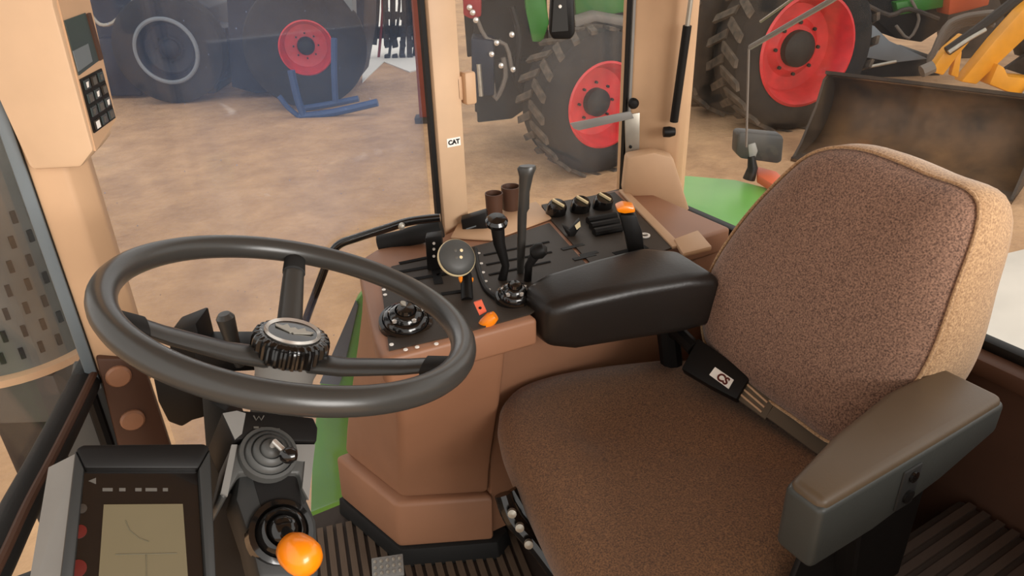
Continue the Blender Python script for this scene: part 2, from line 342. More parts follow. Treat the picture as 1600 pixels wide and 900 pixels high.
# knurled knob ring
prof = []
rings = []
for h, r0 in ((-0.032, 0.043), (-0.030, 0.0465), (-0.010, 0.0465), (-0.004, 0.044), (-0.001, 0.040), (-0.001, 0.034)):
    rings.append([WH+WN*h+(wa*math.cos(q)+wb*math.sin(q))*(r0+(0.0022 if (k % 4) < 2 else -0.0018)*(1 if h < -0.003 else 0)) for k, q in enumerate([2*math.pi*k/112 for k in range(112)])])
b = B().loft(rings); kn = b.build('knurled_ring', 'black_gloss', sw, smooth=30)
b = B().lathe([(0.0335, -0.002), (0.0355, 0.001), (0.0335, 0.004), (0.030, 0.001)], WH, WN, 40, cap=False); b.build('chrome_ring', 'white_chrome', sw)
b = B().lathe([(0.0325, -0.003), (0.031, 0.0005), (0, 0.002)], WH, WN, 32); cap = b.build('hub_cap', 'black_gloss', sw)
b = B()
X = (HR-WN*HR.dot(WN)).normalized(); Y = WN.cross(X)
for sgn in (-1, 1):
    ps = [(1.25*a_, 1.3*b_) for a_, b_ in ((0.002, -0.006), (0.018, 0.001), (0.020, 0.006), (0.012, 0.005), (0.009, 0.011), (0.004, 0.004), (0.0, 0.007), (0.0, -0.005))]
    b.ext([WH+WN*0.0018+X*(x*sgn)+Y*y for x, y in ps], WN*0.0012)
b.build('emblem', 'steel', cap)

# ================================================================ STEERING COLUMN
t0 = 0.93
def fp(px, py, t): return dep(px, py, t)
sc = thing('steering_column', 'dark plastic steering column with an orange-knobbed lever, under the steering wheel', 'steering column', (0.02, 0.86, 0.0))
b = B().tube([WC-WN*0.10, WC-WN*0.30, V3((0.03, 0.90, 0.35)), V3((0.0, 0.93, 0.0))], [0.032, 0.04, 0.06, 0.08], 16); b.build('column_tube', 'charcoal', sc)
# olive grey support behind the monitor
ref = V3((0.03, 0.94, 0.8))
b = B(); b.ext([vp(x, y, ref) for x, y in ((314, 618), (352, 642), (374, 700), (366, 780), (366, 960), (290, 960), (322, 720))], HV*0.05); b.build('support_plate', 'charcoal', sc, bevel=0.004)
ref = dep(420, 700, 0.86)
NT = (V3((0.26, -0.50, 0.82))).normalized()      # plane of the switch face, leaning back
def sf(px, py, off=0.0): return onp(px, py, ref, NT)+NT*off
b = B(); b.ext([sf(x, y) for x, y in ((346, 645), (372, 640), (490, 652), (497, 668), (495, 690), (372, 686), (366, 690))], -NT*0.09)
hd = b.build('upper_housing', 'black', sc, bevel=0.004)
b = B(); b.ext([sf(x, y, 0.0006) for x, y in ((348, 646), (370, 642), (384, 646), (378, 678), (367, 687))], -NT*0.001); b.build('worn_corner', 'grey_light', hd)
for k in range(4):
    b = B(); b.ext([sf(x+k*11, 667+k*1.0, 0.0008) for x, y in ((396, 0), (404, 0))]+[sf(404+k*11, 670+k, 0.0008), sf(396+k*11, 670+k, 0.0008)], NT*0.0004); b.build('printed_mark', 'icon_dim', hd)
b = B(); b.tube([sf(x, y, 0.0008) for x, y in ((396, 650), (400, 657), (404, 651), (408, 657), (412, 650))], 0.0009, 6); b.build('printed_mark', 'icon_dim', hd)
b = B(); b.ext([sf(x, y, -0.006) for x, y in ((364, 690), (494, 690), (483, 778), (470, 740), (468, 735), (376, 735), (352, 776), (345, 770))], -NT*0.07)
sfp = b.build('switch_panel', 'grey_plastic', sc, bevel=0.003)
b = B(); b.ext([sf(x, y, -0.004) for x, y in ((363, 692), (372, 692), (357, 772), (346, 768))], -NT*0.004); b.build('edge_strip', 'grey_light', sfp)
b = B(); b.ext([sf(x, y, -0.004) for x, y in ((462, 692), (494, 692), (484, 778), (474, 760), (478, 718), (462, 716))], -NT*0.004); b.build('corner_plate', 'grey_light', sfp)
bc = sf(420, 708, 0.0)
b = B().lathe([(0.034, -0.008), (0.033, 0.002), (0.029, 0.003), (0.0275, 0.0), (0.0255, 0.006), (0.022, 0.008), (0.0205, 0.004), (0.0185, 0.011), (0.014, 0.013), (0.0125, 0.010), (0.010, 0.017), (0.005, 0.019), (0, 0.019)], bc, NT, 32)
bo = b.build('pleated_boot', 'grey_plastic', sc, smooth=60)
kb = sf(439, 733, 0.035)
b = B().tube([bc+NT*0.012, bc+NT*0.028, kb], [0.004, 0.0035, 0.0035], 10); b.build('stalk', 'white_chrome', bo)
b = B().lathe([(0, 0.010), (0.006, 0.0085), (0.0095, 0.003), (0.0095, -0.003), (0.006, -0.0085), (0, -0.010)], kb, HR, 16); b.build('stalk_knob', 'black_gloss', bo)
# lower lever housing
ref2 = dep(430, 800, 0.84); NL = V3((0.22, -0.62, 0.75)).normalized()
def lf(px, py, off=0.0): return onp(px, py, ref2, NL)+NL*off
b = B(); b.ext([lf(x, y) for x, y in ((374, 735), (470, 735), (478, 775), (496, 815), (500, 905), (405, 905), (392, 850), (368, 780))], -NL*0.06)
lh = b.build('lever_housing', 'charcoal', sc, bevel=0.006)
b = B(); b.ext([lf(x, y, 0.001) for x, y in ((392, 738), (464, 738), (472, 800), (410, 800))], -NL*0.002); b.build('dark_recess', 'black', lh)
bc = lf(438, 832)
b = B().lathe([(0.037, -0.01), (0.036, 0.006), (0.030, 0.008), (0.028, 0.004), (0.025, 0.015), (0.020, 0.017), (0.018, 0.012), (0.013, 0.022), (0.006, 0.024), (0, 0.024)], bc, NL, 32)
lb2 = b.build('lever_boot', 'black_gloss', sc, smooth=60)
ko = dep(468, 866, 0.775)
b = B().tube([bc+NL*0.015, (bc+NL*0.03+ko)/2, ko], [0.006, 0.006, 0.007], 12); b.build('lever_shaft', 'black', sc)
kd = (ko-bc).normalized(); kd = (kd+V3((0.35, -0.3, -0.25))).normalized()
b = B().lathe([(0.008, -0.022), (0.016, -0.019), (0.0195, -0.010), (0.0205, 0.002), (0.0195, 0.012), (0.015, 0.020), (0.008, 0.024), (0, 0.025)], ko, kd, 24)
kk = b.build('lever_knob', 'orange', sc, smooth=60)
b = B().lathe([(0.0025, 0), (0.0025, 0.001), (0, 0.001)], ko+kd*0.0245-HR*0.002, kd, 10); b.build('screw', 'steel', kk)
b = B(); b.ext([vp(x, y, dep(366, 850, 0.89)) for x, y in ((334, 792), (350, 768), (388, 780), (410, 960), (326, 960))], HV*0.05); b.build('side_bracket', 'black', sc, bevel=0.004)
b = B().tube([dep(x, y, 0.84) for x, y in ((378, 772), (390, 850), (390, 878), (402, 880))], 0.003, 8); b.build('cable', 'black', sc)
# instruments behind the wheel, on the column
ref = dep(290, 530, 1.02)
b = B(); b.ext([vp(x, y, ref) for x, y in ((262, 522), (306, 505), (316, 545), (322, 585), (268, 585))], HV*0.05); b.build('switch_box', 'black', sc, bevel=0.004)
b = B(); b.ext([vp(x, y, ref) for x, y in ((300, 545), (400, 545), (402, 580), (300, 585))], HV*0.05); b.build('switch_bridge', 'black', sc, bevel=0.004)
b = B().tube([vp(x, y, ref) for x, y in ((376, 570), (362, 530), (352, 496), (350, 490))], [0.008, 0.010, 0.0125, 0.008], 14); b.build('stalk', 'wheel_black', sc)
for k in range(4):
    c = vp(352+k*11, 549, ref)-HV*0.002; b = B(); b.box(c, (0.005, 0.006, 0.008), (HR, HV, ZZ)); b.build('switch_tooth', 'grey_plastic', sc)
b = B(); b.ext([vp(x, y, V3((0.02, 0.98, 0.75))) for x, y in ((238, 590), (318, 600), (322, 652), (300, 658), (284, 668), (262, 660), (246, 628))], HV*0.06); b.build('under_box', 'black', sc, bevel=0.004)

# ================================================================ MONITOR
mo = thing('dash_monitor', 'dark dashboard monitor with a grey-olive screen, beside the steering column', 'monitor', (-0.06, 0.72, 0.60))
MN = V3((-0.42*0+0.16, -0.62, 0.76)).normalized(); mref = dep(220, 800, 0.76)
def mf(px, py, off=0.0): return onp(px, py, mref, MN)+MN*off
out = [(118, 708), (130, 701), (318, 699), (326, 706), (338, 960), (88, 960)]
b = B(); b.ext([mf(x, y) for x, y in out], -MN*0.05); b.build('housing', 'charcoal', mo, bevel=0.003)
# raised hood round the face
def strip(poly, off): return [mf(x, y, off) for x, y in poly]
b = B(); b.ext(strip(((118, 708), (130, 701), (318, 699), (326, 706), (308, 738), (132, 738)), 0.0), MN*0.014); b.build('hood_top', 'black', mo, bevel=0.003)
b = B(); b.ext(strip(((118, 708), (132, 738), (110, 960), (88, 960)), 0.0), MN*0.014); b.build('hood_side', 'charcoal', mo, bevel=0.003)
b = B(); b.ext(strip(((326, 706), (308, 738), (322, 960), (338, 960)), 0.0), MN*0.014); b.build('hood_side', 'charcoal', mo, bevel=0.003)
b = B(); b.ext(strip(((132, 738), (308, 738), (322, 960), (110, 960)), 0.001), MN*0.002); fc = b.build('face', 'black_gloss', mo)
b = B(); b.ext(strip(((162, 790), (285, 789), (297, 960), (150, 960)), 0.003), MN*0.0015); sr = b.build('screen', 'lcd', mo)
b = B().tube([mf(x, y, 0.0048) for x, y in ((196, 815), (202, 830), (216, 842), (232, 848))], 0.0005, 6); b.build('screen_line', 'lcd_mark', sr)
b = B().tube([mf(x, y, 0.0048) for x, y in ((228, 868), (229, 930))], 0.0005, 6); b.build('screen_line', 'lcd_mark', sr)
b = B().tube([mf(x, y, 0.0048) for x, y in ((180, 868), (276, 866))], 0.0005, 6); b.build('screen_line', 'lcd_mark', sr)
b = B(); b.ext(strip(((138, 753), (150, 748), (150, 758)), 0.0032), MN*0.0006); b.build('arrow_mark', 'icon_dim', fc)
for x, w in ((168, 8), (191, 5), (216, 5), (236, 9), (258, 4)):
    b = B(); b.ext(strip(((x-w, 764), (x+w, 764), (x+w, 769), (x-w, 769)), 0.0032), MN*0.0006); b.build('warning_icon', 'icon_dim', fc)
for x, y, w, mm in ((124, 832, 10, 'red_lamp'), (120, 890, 13, 'red_lamp'), (128, 796, 7, 'panel')):
    b = B().lathe([(w/FPX*0.76, 0), (w/FPX*0.76, 0.0012), (0, 0.0015)], mf(x, y, 0.003), MN, 18); b.build('warning_lamp', mm, fc)
b = B(); sid = [mf(118, 708, -0.002), mf(88, 960, -0.002)]
b.ext([sid[0], sid[1], sid[1]-MN*0.045-HR*0.035, sid[0]-MN*0.045-HR*0.03], HR*0.004); b.build('side_cheek', 'grey_light', mo)
b = B().tube([V3((-0.02, 0.80, 0.80)), V3((-0.03, 0.90, 0.3)), V3((-0.03, 0.92, 0.0))], 0.03, 12); b.build('pedestal', 'black', mo)

# ================================================================ PILLAR DISPLAY UNIT
ref = dep(90, 260, 1.0)
pd = thing('pillar_display', 'tan display and keypad unit fixed high on the front pillar', 'control unit', vp(90, 262, ref))
b = B(); b.ext([vp(x, y, ref) for x, y in ((-60, -120), (62, -120), (84, 10), (146, 236), (126, 262), (50, 266), (44, 258), (-60, 30))], V3((0.32, 0.95, 0)).normalized()*0.10); b.build('housing', 'tan_light', pd, bevel=0.005)
# side face toward the driver
e0 = vp(84, 10, ref); e1 = vp(146, 236, ref); SD = (V3((0.40, 0.92, 0))).normalized()
SX = SD; SY = (e0-e1).normalized(); SN = SX.cross(SY).normalized()
if SN.x < 0: SN = -SN
def pf(px, py, off=0.0): return onp(px, py, e1, SN)+SN*off
b = B(); b.ext([pf(x, y, 0.001) for x, y in ((74, -60), (126, -60), (181, 186), (149, 236))], -SN*0.003); fcx = b.build('face_frame', 'tan', pd)
b = B(); b.ext([pf(x, y, 0.002) for x, y in ((97, 32), (130, 20), (151, 95), (120, 118))], SN*0.001); b.build('upper_screen', 'lcd_dark', pd)
b = B(); b.ext([pf(x, y, 0.003) for x, y in ((109, 80), (133, 68), (140, 96), (118, 112))], SN*0.001); b.build('lower_screen', 'blue_grey', pd)
b = B(); b.ext([pf(x, y, 0.0022) for x, y in ((131, 22), (136, 20), (156, 92), (151, 95))], SN*0.003); b.build('screen_bezel', 'brown_dark', pd)
kp = B().ext([pf(x, y, 0.0015) for x, y in ((122, 124), (155, 107), (177, 184), (144, 208))], SN*0.002).build('keypad', 'black', pd)
q00, q10, q11, q01 = (pf(x, y, 0.0037) for x, y in ((122, 124), (155, 107), (177, 184), (144, 208)))
def bil(s, t): return q00*(1-s)*(1-t)+q10*s*(1-t)+q11*s*t+q01*(1-s)*t
for r in range(4):
    for c in range(3):
        s0, s1 = c/3+0.05, (c+1)/3-0.05; t0_, t1_ = r/4+0.04, (r+1)/4-0.04
        ky = B().ext([bil(s0, t0_), bil(s1, t0_), bil(s1, t1_), bil(s0, t1_)], SN*0.0015).build('key', 'lcd_dark' if (r*3+c) % 4 != 1 else 'panel', pd)
        sm, tm = (s0+s1)/2, (t0_+t1_)/2; w = 0.055+0.02*((r+c) % 2)
        B().ext([bil(sm-w, tm-w*0.8)+SN*0.0016, bil(sm+w, tm-w*0.8)+SN*0.0016, bil(sm+w*(1 if (r+c) % 2 else 0.2), tm+w)+SN*0.0016, bil(sm-w, tm+w)+SN*0.0016], SN*0.0003).build('key_symbol', 'white' if (r+2*c) % 3 == 0 else 'icon_dim', ky)
# ================================================================ SIDE CONSOLE
CZ = 0.715
co = thing('side_console', 'brown moulded control console with levers and knobs, standing along the right windows', 'control console', (0.6, 1.25, 0.0))
def tp(px, py, off=0.0): return onz(px, py, CZ)+V3((0, 0, off))
lo = [(0.322, 1.48), (0.385, 1.240), (0.588, 1.139), (0.588, 1.48)]
b = B().loft([[V3((x, y, 0.05)) for x, y in lo], [V3((x+0.006, y+0.002, 0.185)) for x, y in lo]]); b.build('skirt', 'brown', co, bevel=0.012, seg=3)
b = B().loft([[V3((x, y, 0.0)) for x, y in ((0.312, 1.48), (0.380, 1.225), (0.590, 1.122), (0.64, 1.15), (0.64, 1.48))], [V3((x, y, 0.052)) for x, y in ((0.318, 1.48), (0.384, 1.232), (0.590, 1.130), (0.63, 1.15), (0.63, 1.48))]]); b.build('kick_strip', 'rubber', co, bevel=0.004)
mid = [(0.348, 1.48), (0.410, 1.250), (0.590, 1.152), (0.590, 1.48)]
def sect(t):
    top = [(0.452, 1.455), (0.360, 1.055), (0.590, 1.040), (0.590, 1.48)]
    e = t*t*(3-2*t)*0.35+t*0.65
    return [V3((a[0]*(1-e)+c[0]*e, a[1]*(1-e)+c[1]*e, 0.185+(0.66-0.185)*t)) for a, c in zip(mid, top)]
b = B().loft([sect(k/6) for k in range(7)]); b.build('front_body', 'brown', co, bevel=0.018, seg=3)
b = B().loft([[V3((x, y, 0.05)) for x, y in ((0.592, 1.165), (1.24, 1.165), (1.24, 1.48), (0.592, 1.48))], [V3((x, y, 0.70)) for x, y in ((0.592, 1.115), (1.24, 1.115), (1.24, 1.48), (0.592, 1.48))]])
b.build('rear_body', 'brown', co, bevel=0.006)
b = B().ext([V3((x, y, 0.655)) for x, y in ((0.585, 1.035), (0.63, 1.035), (0.63, 1.2), (0.585, 1.2))], (0, 0, 0.03)); b.build('joint_lip', 'brown', co, bevel=0.004)
top = [tp(560, 420), tp(570, 400), tp(590, 388), tp(690, 368), tp(742, 343), tp(966, 296), V3((1.235, 1.44, CZ)), V3((1.235, 1.11, CZ)), V3((0.635, 1.11, CZ)), V3((0.632, 1.003, CZ)), tp(700, 536), tp(606, 561), tp(594, 556), tp(584, 530)]
b = B().ext(top, (0, 0, -0.058)); b.build('top_moulding', 'brown', co, bevel=0.008, seg=3)
b = B().ext([tp(x, y, 0.0) for x, y in ((596, 446), (612, 418), (700, 397), (766, 380), (858, 350), (928, 428), (862, 470), (828, 492), (700, 528), (608, 549))], (0, 0, 0.003)); pnl = b.build('control_panel', 'panel', co)
b = B().ext([tp(x, y, 0.0) for x, y in ((862, 347), (846, 322), (960, 302), (1052, 388), (1000, 408), (934, 426))], (0, 0, 0.004)); pn2 = b.build('switch_panel', 'panel', co)
b = B().ext([tp(x, y, 0.0) for x, y in ((966, 300), (978, 299), (1066, 388), (1050, 390))], (0, 0, 0.008)); b.build('rear_edge_trim', 'tan', co, bevel=0.003)
b = B().ext([tp(x, y, 0.0) for x, y in ((1052, 380), (1090, 366), (1112, 392), (1066, 404))], (0, 0, 0.012)); b.build('corner_block', 'tan', co, bevel=0.004)
# tray with clock and cup holders
b = B().ext([tp(x, y, 0.001) for x, y in ((704, 374), (716, 352), (838, 318), (862, 344), (768, 378))], (0, 0, 0.006)); b.build('tray', 'tan', co, bevel=0.003)
ref = tp(742, 362); b = B().ext([vp(x, y, ref) for x, y in ((720, 344), (760, 332), (766, 356), (724, 368))], HV*0.03); ck = b.build('clock', 'black', co, bevel=0.003)
b = B().ext([vp(x, y, ref)-HV*0.0005 for x, y in ((728, 357), (744, 352), (744, 354), (728, 359))], -HV*0.0006); b.build('clock_digits', 'blue_grey', ck)
for (px, py, r, h) in ((773, 338, 0.022, 0.055), (799, 330, 0.024, 0.060)):
    c = tp(px, py, 0.006)
    b = B().lathe([(r*0.8, 0), (r*0.9, 0), (r, h), (r*0.9, h), (r*0.72, 0.006), (0, 0.006)], c, ZZ, 24, cap=False); b.build('cup_holder', 'brown_dark', co)
# slots
def slot(pts, w, nm='slot', m='slot', par=None):
    p = [tp(x, y, 0.0036) for x, y in pts]; d = (p[1]-p[0]).normalized(); s = ZZ.cross(d)*w/2
    bb = B().ext([p[0]-s, p[1]-s, p[1]+s, p[0]+s], (0, 0, 0.001)); return bb.build(nm, m, par or pnl)
for a in (((624, 414), (668, 405)), ((622, 428), (690, 416)), ((640, 440), (720, 426)), ((690, 462), (732, 456))): slot(a, 0.011)
for a in (((756, 401), (858, 380)), ((760, 416), (862, 396)), ((764, 432), (860, 411))): slot(a, 0.006)
for a in (((676, 404), (686, 446)), ): slot(a, 0.018)
for p in (((878, 392), (912, 384)), ((896, 408), (930, 400)), ((906, 402), (934, 396))): slot(p, 0.012, 'label_plate', 'black', pn2)
# white quadrant dots
for k, (x, y) in enumerate(((748, 398), (752, 414), (755, 428), (759, 442), (764, 455), (600, 455), (602, 463), (652, 545), (634, 549), (682, 540), (612, 541))):
    b = B().lathe([(0.004, 0), (0.004, 0.0015), (0, 0.002)], tp(x, y, 0.003), ZZ, 10); b.build('indicator_dot', 'white', pnl)
b = B().tube(smooth_path([tp(x, y, 0.004) for x, y in ((742, 392), (748, 425), (760, 456), (782, 474))], 4), 0.006, 8); b.build('quadrant_rib', 'black', pnl)
# block with buttons
ref = tp(672, 424); b = B().ext([vp(x, y, ref) for x, y in ((664, 372), (690, 368), (692, 420), (668, 426))], HV*0.03); bk = b.build('switch_block', 'black', co, bevel=0.003)
for y in (380, 389, 400):
    b = B().lathe([(0.003, 0), (0.003, 0.002), (0, 0.0025)], vp(678, y, ref), -HV, 10); b.build('button', 'white', bk)
# round control grip, facing the driver
gc = vp(714, 402, tp(720, 455)); GN = (V3((-0.05, -0.75, 0.62))).normalized()
b = B().lathe([(0.030, -0.020), (0.036, -0.008), (0.0365, 0.0), (0.034, 0.006), (0.020, 0.011), (0, 0.012)], gc, GN, 32); gp = b.build('round_grip', 'grey_plastic', co, smooth=50)
b = B().lathe([(0.0368, -0.009), (0.0382, -0.006), (0.0382, -0.002), (0.0365, 0.001)], gc, GN, 36, cap=False); b.build('grip_ring', 'cream', gp)
gx = (HR-GN*HR.dot(GN)).normalized(); gy = GN.cross(gx)
for dx, dy, mm in ((-0.006, 0.010, 'icon_dim'), (0.006, 0.011, 'cream'), (-0.004, -0.004, 'icon_dim'), (0.005, -0.003, 'cream')):
    b = B().lathe([(0.0032, 0), (0.0032, 0.0015), (0, 0.002)], gc+gx*dx+gy*dy+GN*0.0105, GN, 12); b.build('grip_button', mm, gp)
b = B().tube([gc-GN*0.01, gc+V3((0.02, 0.005, -0.05)), tp(730, 470)], [0.016, 0.012, 0.012], 14); b.build('grip_stem', 'black', co)
ot = vp(728, 434, tp(722, 452)); b = B().tube(smooth_path([ot+gx*x+gy*y for x, y in ((-0.011, 0.010), (-0.010, -0.006), (0.0, -0.011), (0.010, -0.006), (0.011, 0.0))], 4), [0.0045]*17, 10); b.build('trigger', 'orange', gp)
# lever with round cap
ref = tp(786, 438)
b = B().tube([vp(x, y, ref) for x, y in ((783, 445), (790, 415), (780, 380), (777, 352))], [0.010, 0.008, 0.012, 0.014], 14); l1 = b.build('range_lever', 'black', co)
c = vp(776, 346, ref); b = B().lathe([(0.012, -0.012), (0.0215, -0.006), (0.0225, 0.002), (0.018, 0.008), (0, 0.011)], c, V3((-0.1, -0.3, 1)), 24); b.build('lever_cap', 'black_gloss', l1)
# tall paddle lever
ref = tp(814, 428)
secs = []
for x, y, w, th in ((813, 430, 0.007, 0.007), (815, 372, 0.009, 0.009), (816, 332, 0.0095, 0.009), (818, 326, 0.0115, 0.011), (819, 300, 0.011, 0.010), (822, 275, 0.014, 0.011), (823, 263, 0.019, 0.012), (824, 259, 0.016, 0.009)):
    c = vp(x, y, ref); secs.append([c+HR*(w*math.cos(q))+HV*(th*math.sin(q)) for q in [2*math.pi*k/14 for k in range(14)]])
b = B().loft(secs); b.build('tall_lever', 'wheel_black', co, smooth=45)
# short lever
ref = tp(828, 440)
b = B().tube([vp(x, y, ref) for x, y in ((824, 445), (826, 415), (838, 396), (848, 386))], [0.008, 0.008, 0.011, 0.010], 12); b.build('short_lever', 'black', co)
c = vp(842, 392, ref); b = B().lathe([(0, -0.02), (0.013, -0.014), (0.017, 0), (0.013, 0.012), (0, 0.018)], c, HR+ZZ*0.5, 20); b.build('lever_ball', 'black', co)
# glossy pleated boots
for (px, py, r, sx) in ((802, 470, 0.036, 1.0), (634, 508, 0.050, 1.0)):
    c = tp(px, py, 0.003)
    b = B().lathe([(r, 0), (r*0.98, 0.010), (r*0.86, 0.012), (r*0.84, 0.009), (r*0.80, 0.020), (r*0.66, 0.023), (r*0.64, 0.019), (r*0.58, 0.030), (r*0.40, 0.034), (r*0.38, 0.030), (r*0.30, 0.040), (0, 0.042)], c, ZZ+V3((0.0, -0.25, 0)), 28); bt = b.build('pleated_boot', 'black_gloss', co, smooth=60)
    for a in range(5):
        q = a*1.2; e = c+V3((math.cos(q)*r*0.62, math.sin(q)*r*0.62-0.006, 0.024)); b = B().lathe([(0.004, -0.003), (0.0045, 0.002), (0, 0.004)], e, ZZ, 10); b.build('boot_glint', 'white_chrome', bt)  # small white spots standing in for glints on the glossy boot
ref = tp(634, 508); b = B().tube([vp(x, y, ref) for x, y in ((632, 500), (628, 482), (632, 474))], [0.006, 0.005, 0.008], 10); b.build('toggle', 'steel', co)
# orange levers
ref = tp(760, 506)
b = B().tube([vp(x, y, ref) for x, y in ((752, 510), (758, 506), (768, 497), (774, 493))], [0.009, 0.0125, 0.0125, 0.009], 14); b.build('orange_knob', 'orange', co)
b = B().tube([vp(x, y, ref) for x, y in ((736, 516), (748, 511))], [0.006, 0.008], 12); b.build('knob_tip', 'black_gloss', co)
b = B().ext([vp(x, y, ref)+HV*0.012 for x, y in ((740, 478), (752, 474), (760, 492), (749, 498))], HV*0.004); tg = b.build('warning_tag', 'orange_pink', co)
b = B().lathe([(0.003, 0), (0, 0.001)], vp(750, 486, ref)+HV*0.0115, -HV, 10); b.build('tag_hole', 'black', tg)
# rotary knobs
for (px, py) in ((868, 330), (905, 325), (940, 320)):
    c = tp(px, py+6, 0.004); ax = V3((-0.05, -0.45, 1)).normalized()
    b = B().lathe([(0.025, 0), (0.0235, 0.026), (0.020, 0.032), (0, 0.033)], c, ax, 24); k_ = b.build('rotary_knob', 'black_gloss', co)
    b = B().box(c+ax*0.036, (0.006, 0.034, 0.007), (V3((0.9, 0.45, 0)).normalized(), ax.cross(V3((0.9, 0.45, 0)).normalized()), ax)); b.build('pointer', 'cream', k_, bevel=0.001)
ref = tp(892, 372); b = B().ext([vp(x, y, ref) for x, y in ((878, 352), (890, 360), (906, 344), (908, 354), (894, 376), (884, 364))], HV*0.02); s_ = b.build('selector', 'black', co, bevel=0.003)
b = B().ext([vp(x, y, ref)-HV*0.001 for x, y in ((898, 352), (906, 345), (907, 353), (901, 358))], -HV*0.003); b.build('pointer', 'cream', s_)
for k in range(3):
    p = [tp(918+k*5, 352+k*9, 0.010), tp(962+k*4, 344+k*9, 0.010)]
    b = B().tube(p, [0.011, 0.011], 10); b.build('finger_slider', 'black', co)
# hand throttle with orange top
ref = tp(985, 398)
b = B().ext([vp(x, y, ref) for x, y in ((968, 336), (994, 336), (1004, 362), (1008, 396), (984, 404), (978, 372))], HV*0.03); th = b.build('throttle_lever', 'black', co, bevel=0.005)
b = B().ext([vp(x, y, ref)-HV*0.002 for x, y in ((963, 326), (975, 321), (992, 324), (993, 332), (976, 334), (965, 332))], HV*0.034); b.build('throttle_cap', 'orange', th, bevel=0.004)
b = B().lathe([(0.0085, 0), (0.0125, 0.001), (0.0125, 0.004), (0.0085, 0.004)], tp(1007, 372, 0.004), ZZ, 20, cap=False); b.build('socket_ring', 'white', co)
slot(((960, 400), (1010, 388)), 0.02, 'slot', 'slot', pn2)

# ================================================================ SEAT
st = thing('operator_seat', 'brown fabric operator seat with two dark armrests and a seat belt', 'seat', (0.75, 0.74, 0.0))
def soft(outline, normal, prof, k=5):
    """rings of one smoothed outline, inset and offset along the normal"""
    o = smooth_loop(outline, k); c = sum(o, V3((0, 0, 0)))/len(o); n = V3(normal).normalized(); rings = []
    for ins, off in prof:
        if ins < 0.2: rings.append([p+(c-p).normalized()*ins+n*off for p in o])
        else: rings.append([c+(p-c)*(1-ins)+(0 if ins > 0.9 else 1)*n*off+(n*off if ins > 0.9 else V3((0, 0, 0))) for p in o])
    return rings
cz = 0.46
front = [onz(x, y, cz) for x, y in ((1040, 574), (930, 585), (840, 604), (792, 628), (777, 662), (788, 706), (822, 780), (880, 900))]
outl = front+[V3((0.440, 0.55, cz)), V3((0.48, 0.475, cz)), V3((0.70, 0.470, cz)), V3((0.98, 0.48, cz)), V3((1.03, 0.54, cz)), V3((1.04, 0.95, cz)), V3((1.01, 1.01, cz))]
b = B().loft(soft(outl, ZZ, [(0.06, -0.11), (0.02, -0.10), (0.006, -0.06), (0.0, -0.02), (0.004, 0.008), (0.018, 0.030), (0.05, 0.046), (0.10, 0.050), (0.14, 0.047), (0.66, 0.040), (0.80, 0.036), (0.99, 0.034)]))
b.build('cushion', 'fabric_seat', st, smooth=80)
BP = V3((0.95, 0, 0.5)); BNv = V3((1, 0, -0.3)).normalized()
def bk_(px, py): return onp(px, py, BP, BNv)
bo_ = [bk_(x, y) for x, y in ((1524, 318), (1440, 270), (1340, 233), (1268, 238), (1210, 284), (1150, 352), (1108, 420), (1094, 480), (1100, 540), (1150, 590), (1230, 648), (1310, 696), (1380, 650), (1440, 575), (1485, 460))]
bo_s = soft(bo_, -BNv, [(0.99, 0.034), (0.80, 0.034), (0.66, 0.033), (0.11, 0.030), (0.06, 0.024), (0.03, 0.014), (0.010, 0.002), (0.0, -0.012)], k=6)
b = B().loft(bo_s); b.build('backrest', 'fabric', st, smooth=80)
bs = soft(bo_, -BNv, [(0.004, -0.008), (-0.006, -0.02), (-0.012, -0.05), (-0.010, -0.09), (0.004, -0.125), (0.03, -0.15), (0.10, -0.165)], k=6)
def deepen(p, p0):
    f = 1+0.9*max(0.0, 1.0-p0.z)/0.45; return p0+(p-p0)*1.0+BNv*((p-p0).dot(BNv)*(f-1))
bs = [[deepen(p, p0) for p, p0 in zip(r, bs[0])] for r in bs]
b = B().loft(bs); b.build('side_bolster', 'fabric_side_lit', st, smooth=80)
b = B().tube(soft(bo_, -BNv, [(-0.001, -0.008)], k=6)[0], 0.0032, 8, closed=True); b.build('piping', 'fabric_side_lit', st)
# seat frame and suspension
b = B().box((0.76, 0.74, 0.33), (0.48, 0.50, 0.045)); b.build('seat_pan', 'black', st, bevel=0.01)
b = B().box((0.80, 0.74, 0.035), (0.42, 0.42, 0.07)); b.build('base', 'black', st, bevel=0.01)
b = B()
for k in range(6):
    b.box((0.78, 0.74, 0.085+k*0.042), (0.38-0.02*(k % 2), 0.38-0.02*(k % 2), 0.038))
b.build('suspension_bellows', 'rubber', st, bevel=0.012)
b = B().tube(smooth_path([dep(x, y, 1.34) for x, y in ((786, 772), (800, 810), (835, 850), (880, 910))], 4), 0.016, 10); b.build('slide_rail', 'black_gloss', st)
b = B().tube(smooth_path([dep(x, y, 1.37) for x, y in ((800, 765), (830, 815), (890, 905))], 4), 0.012, 10); b.build('slide_rail', 'black_gloss', st)
for x, y in ((800, 800), (812, 822), (826, 848)):
    b = B().lathe([(0.008, 0), (0.008, 0.01), (0, 0.012)], dep(x, y, 1.315), -HV+ZZ*0.4, 12); b.build('bolt', 'steel', st)
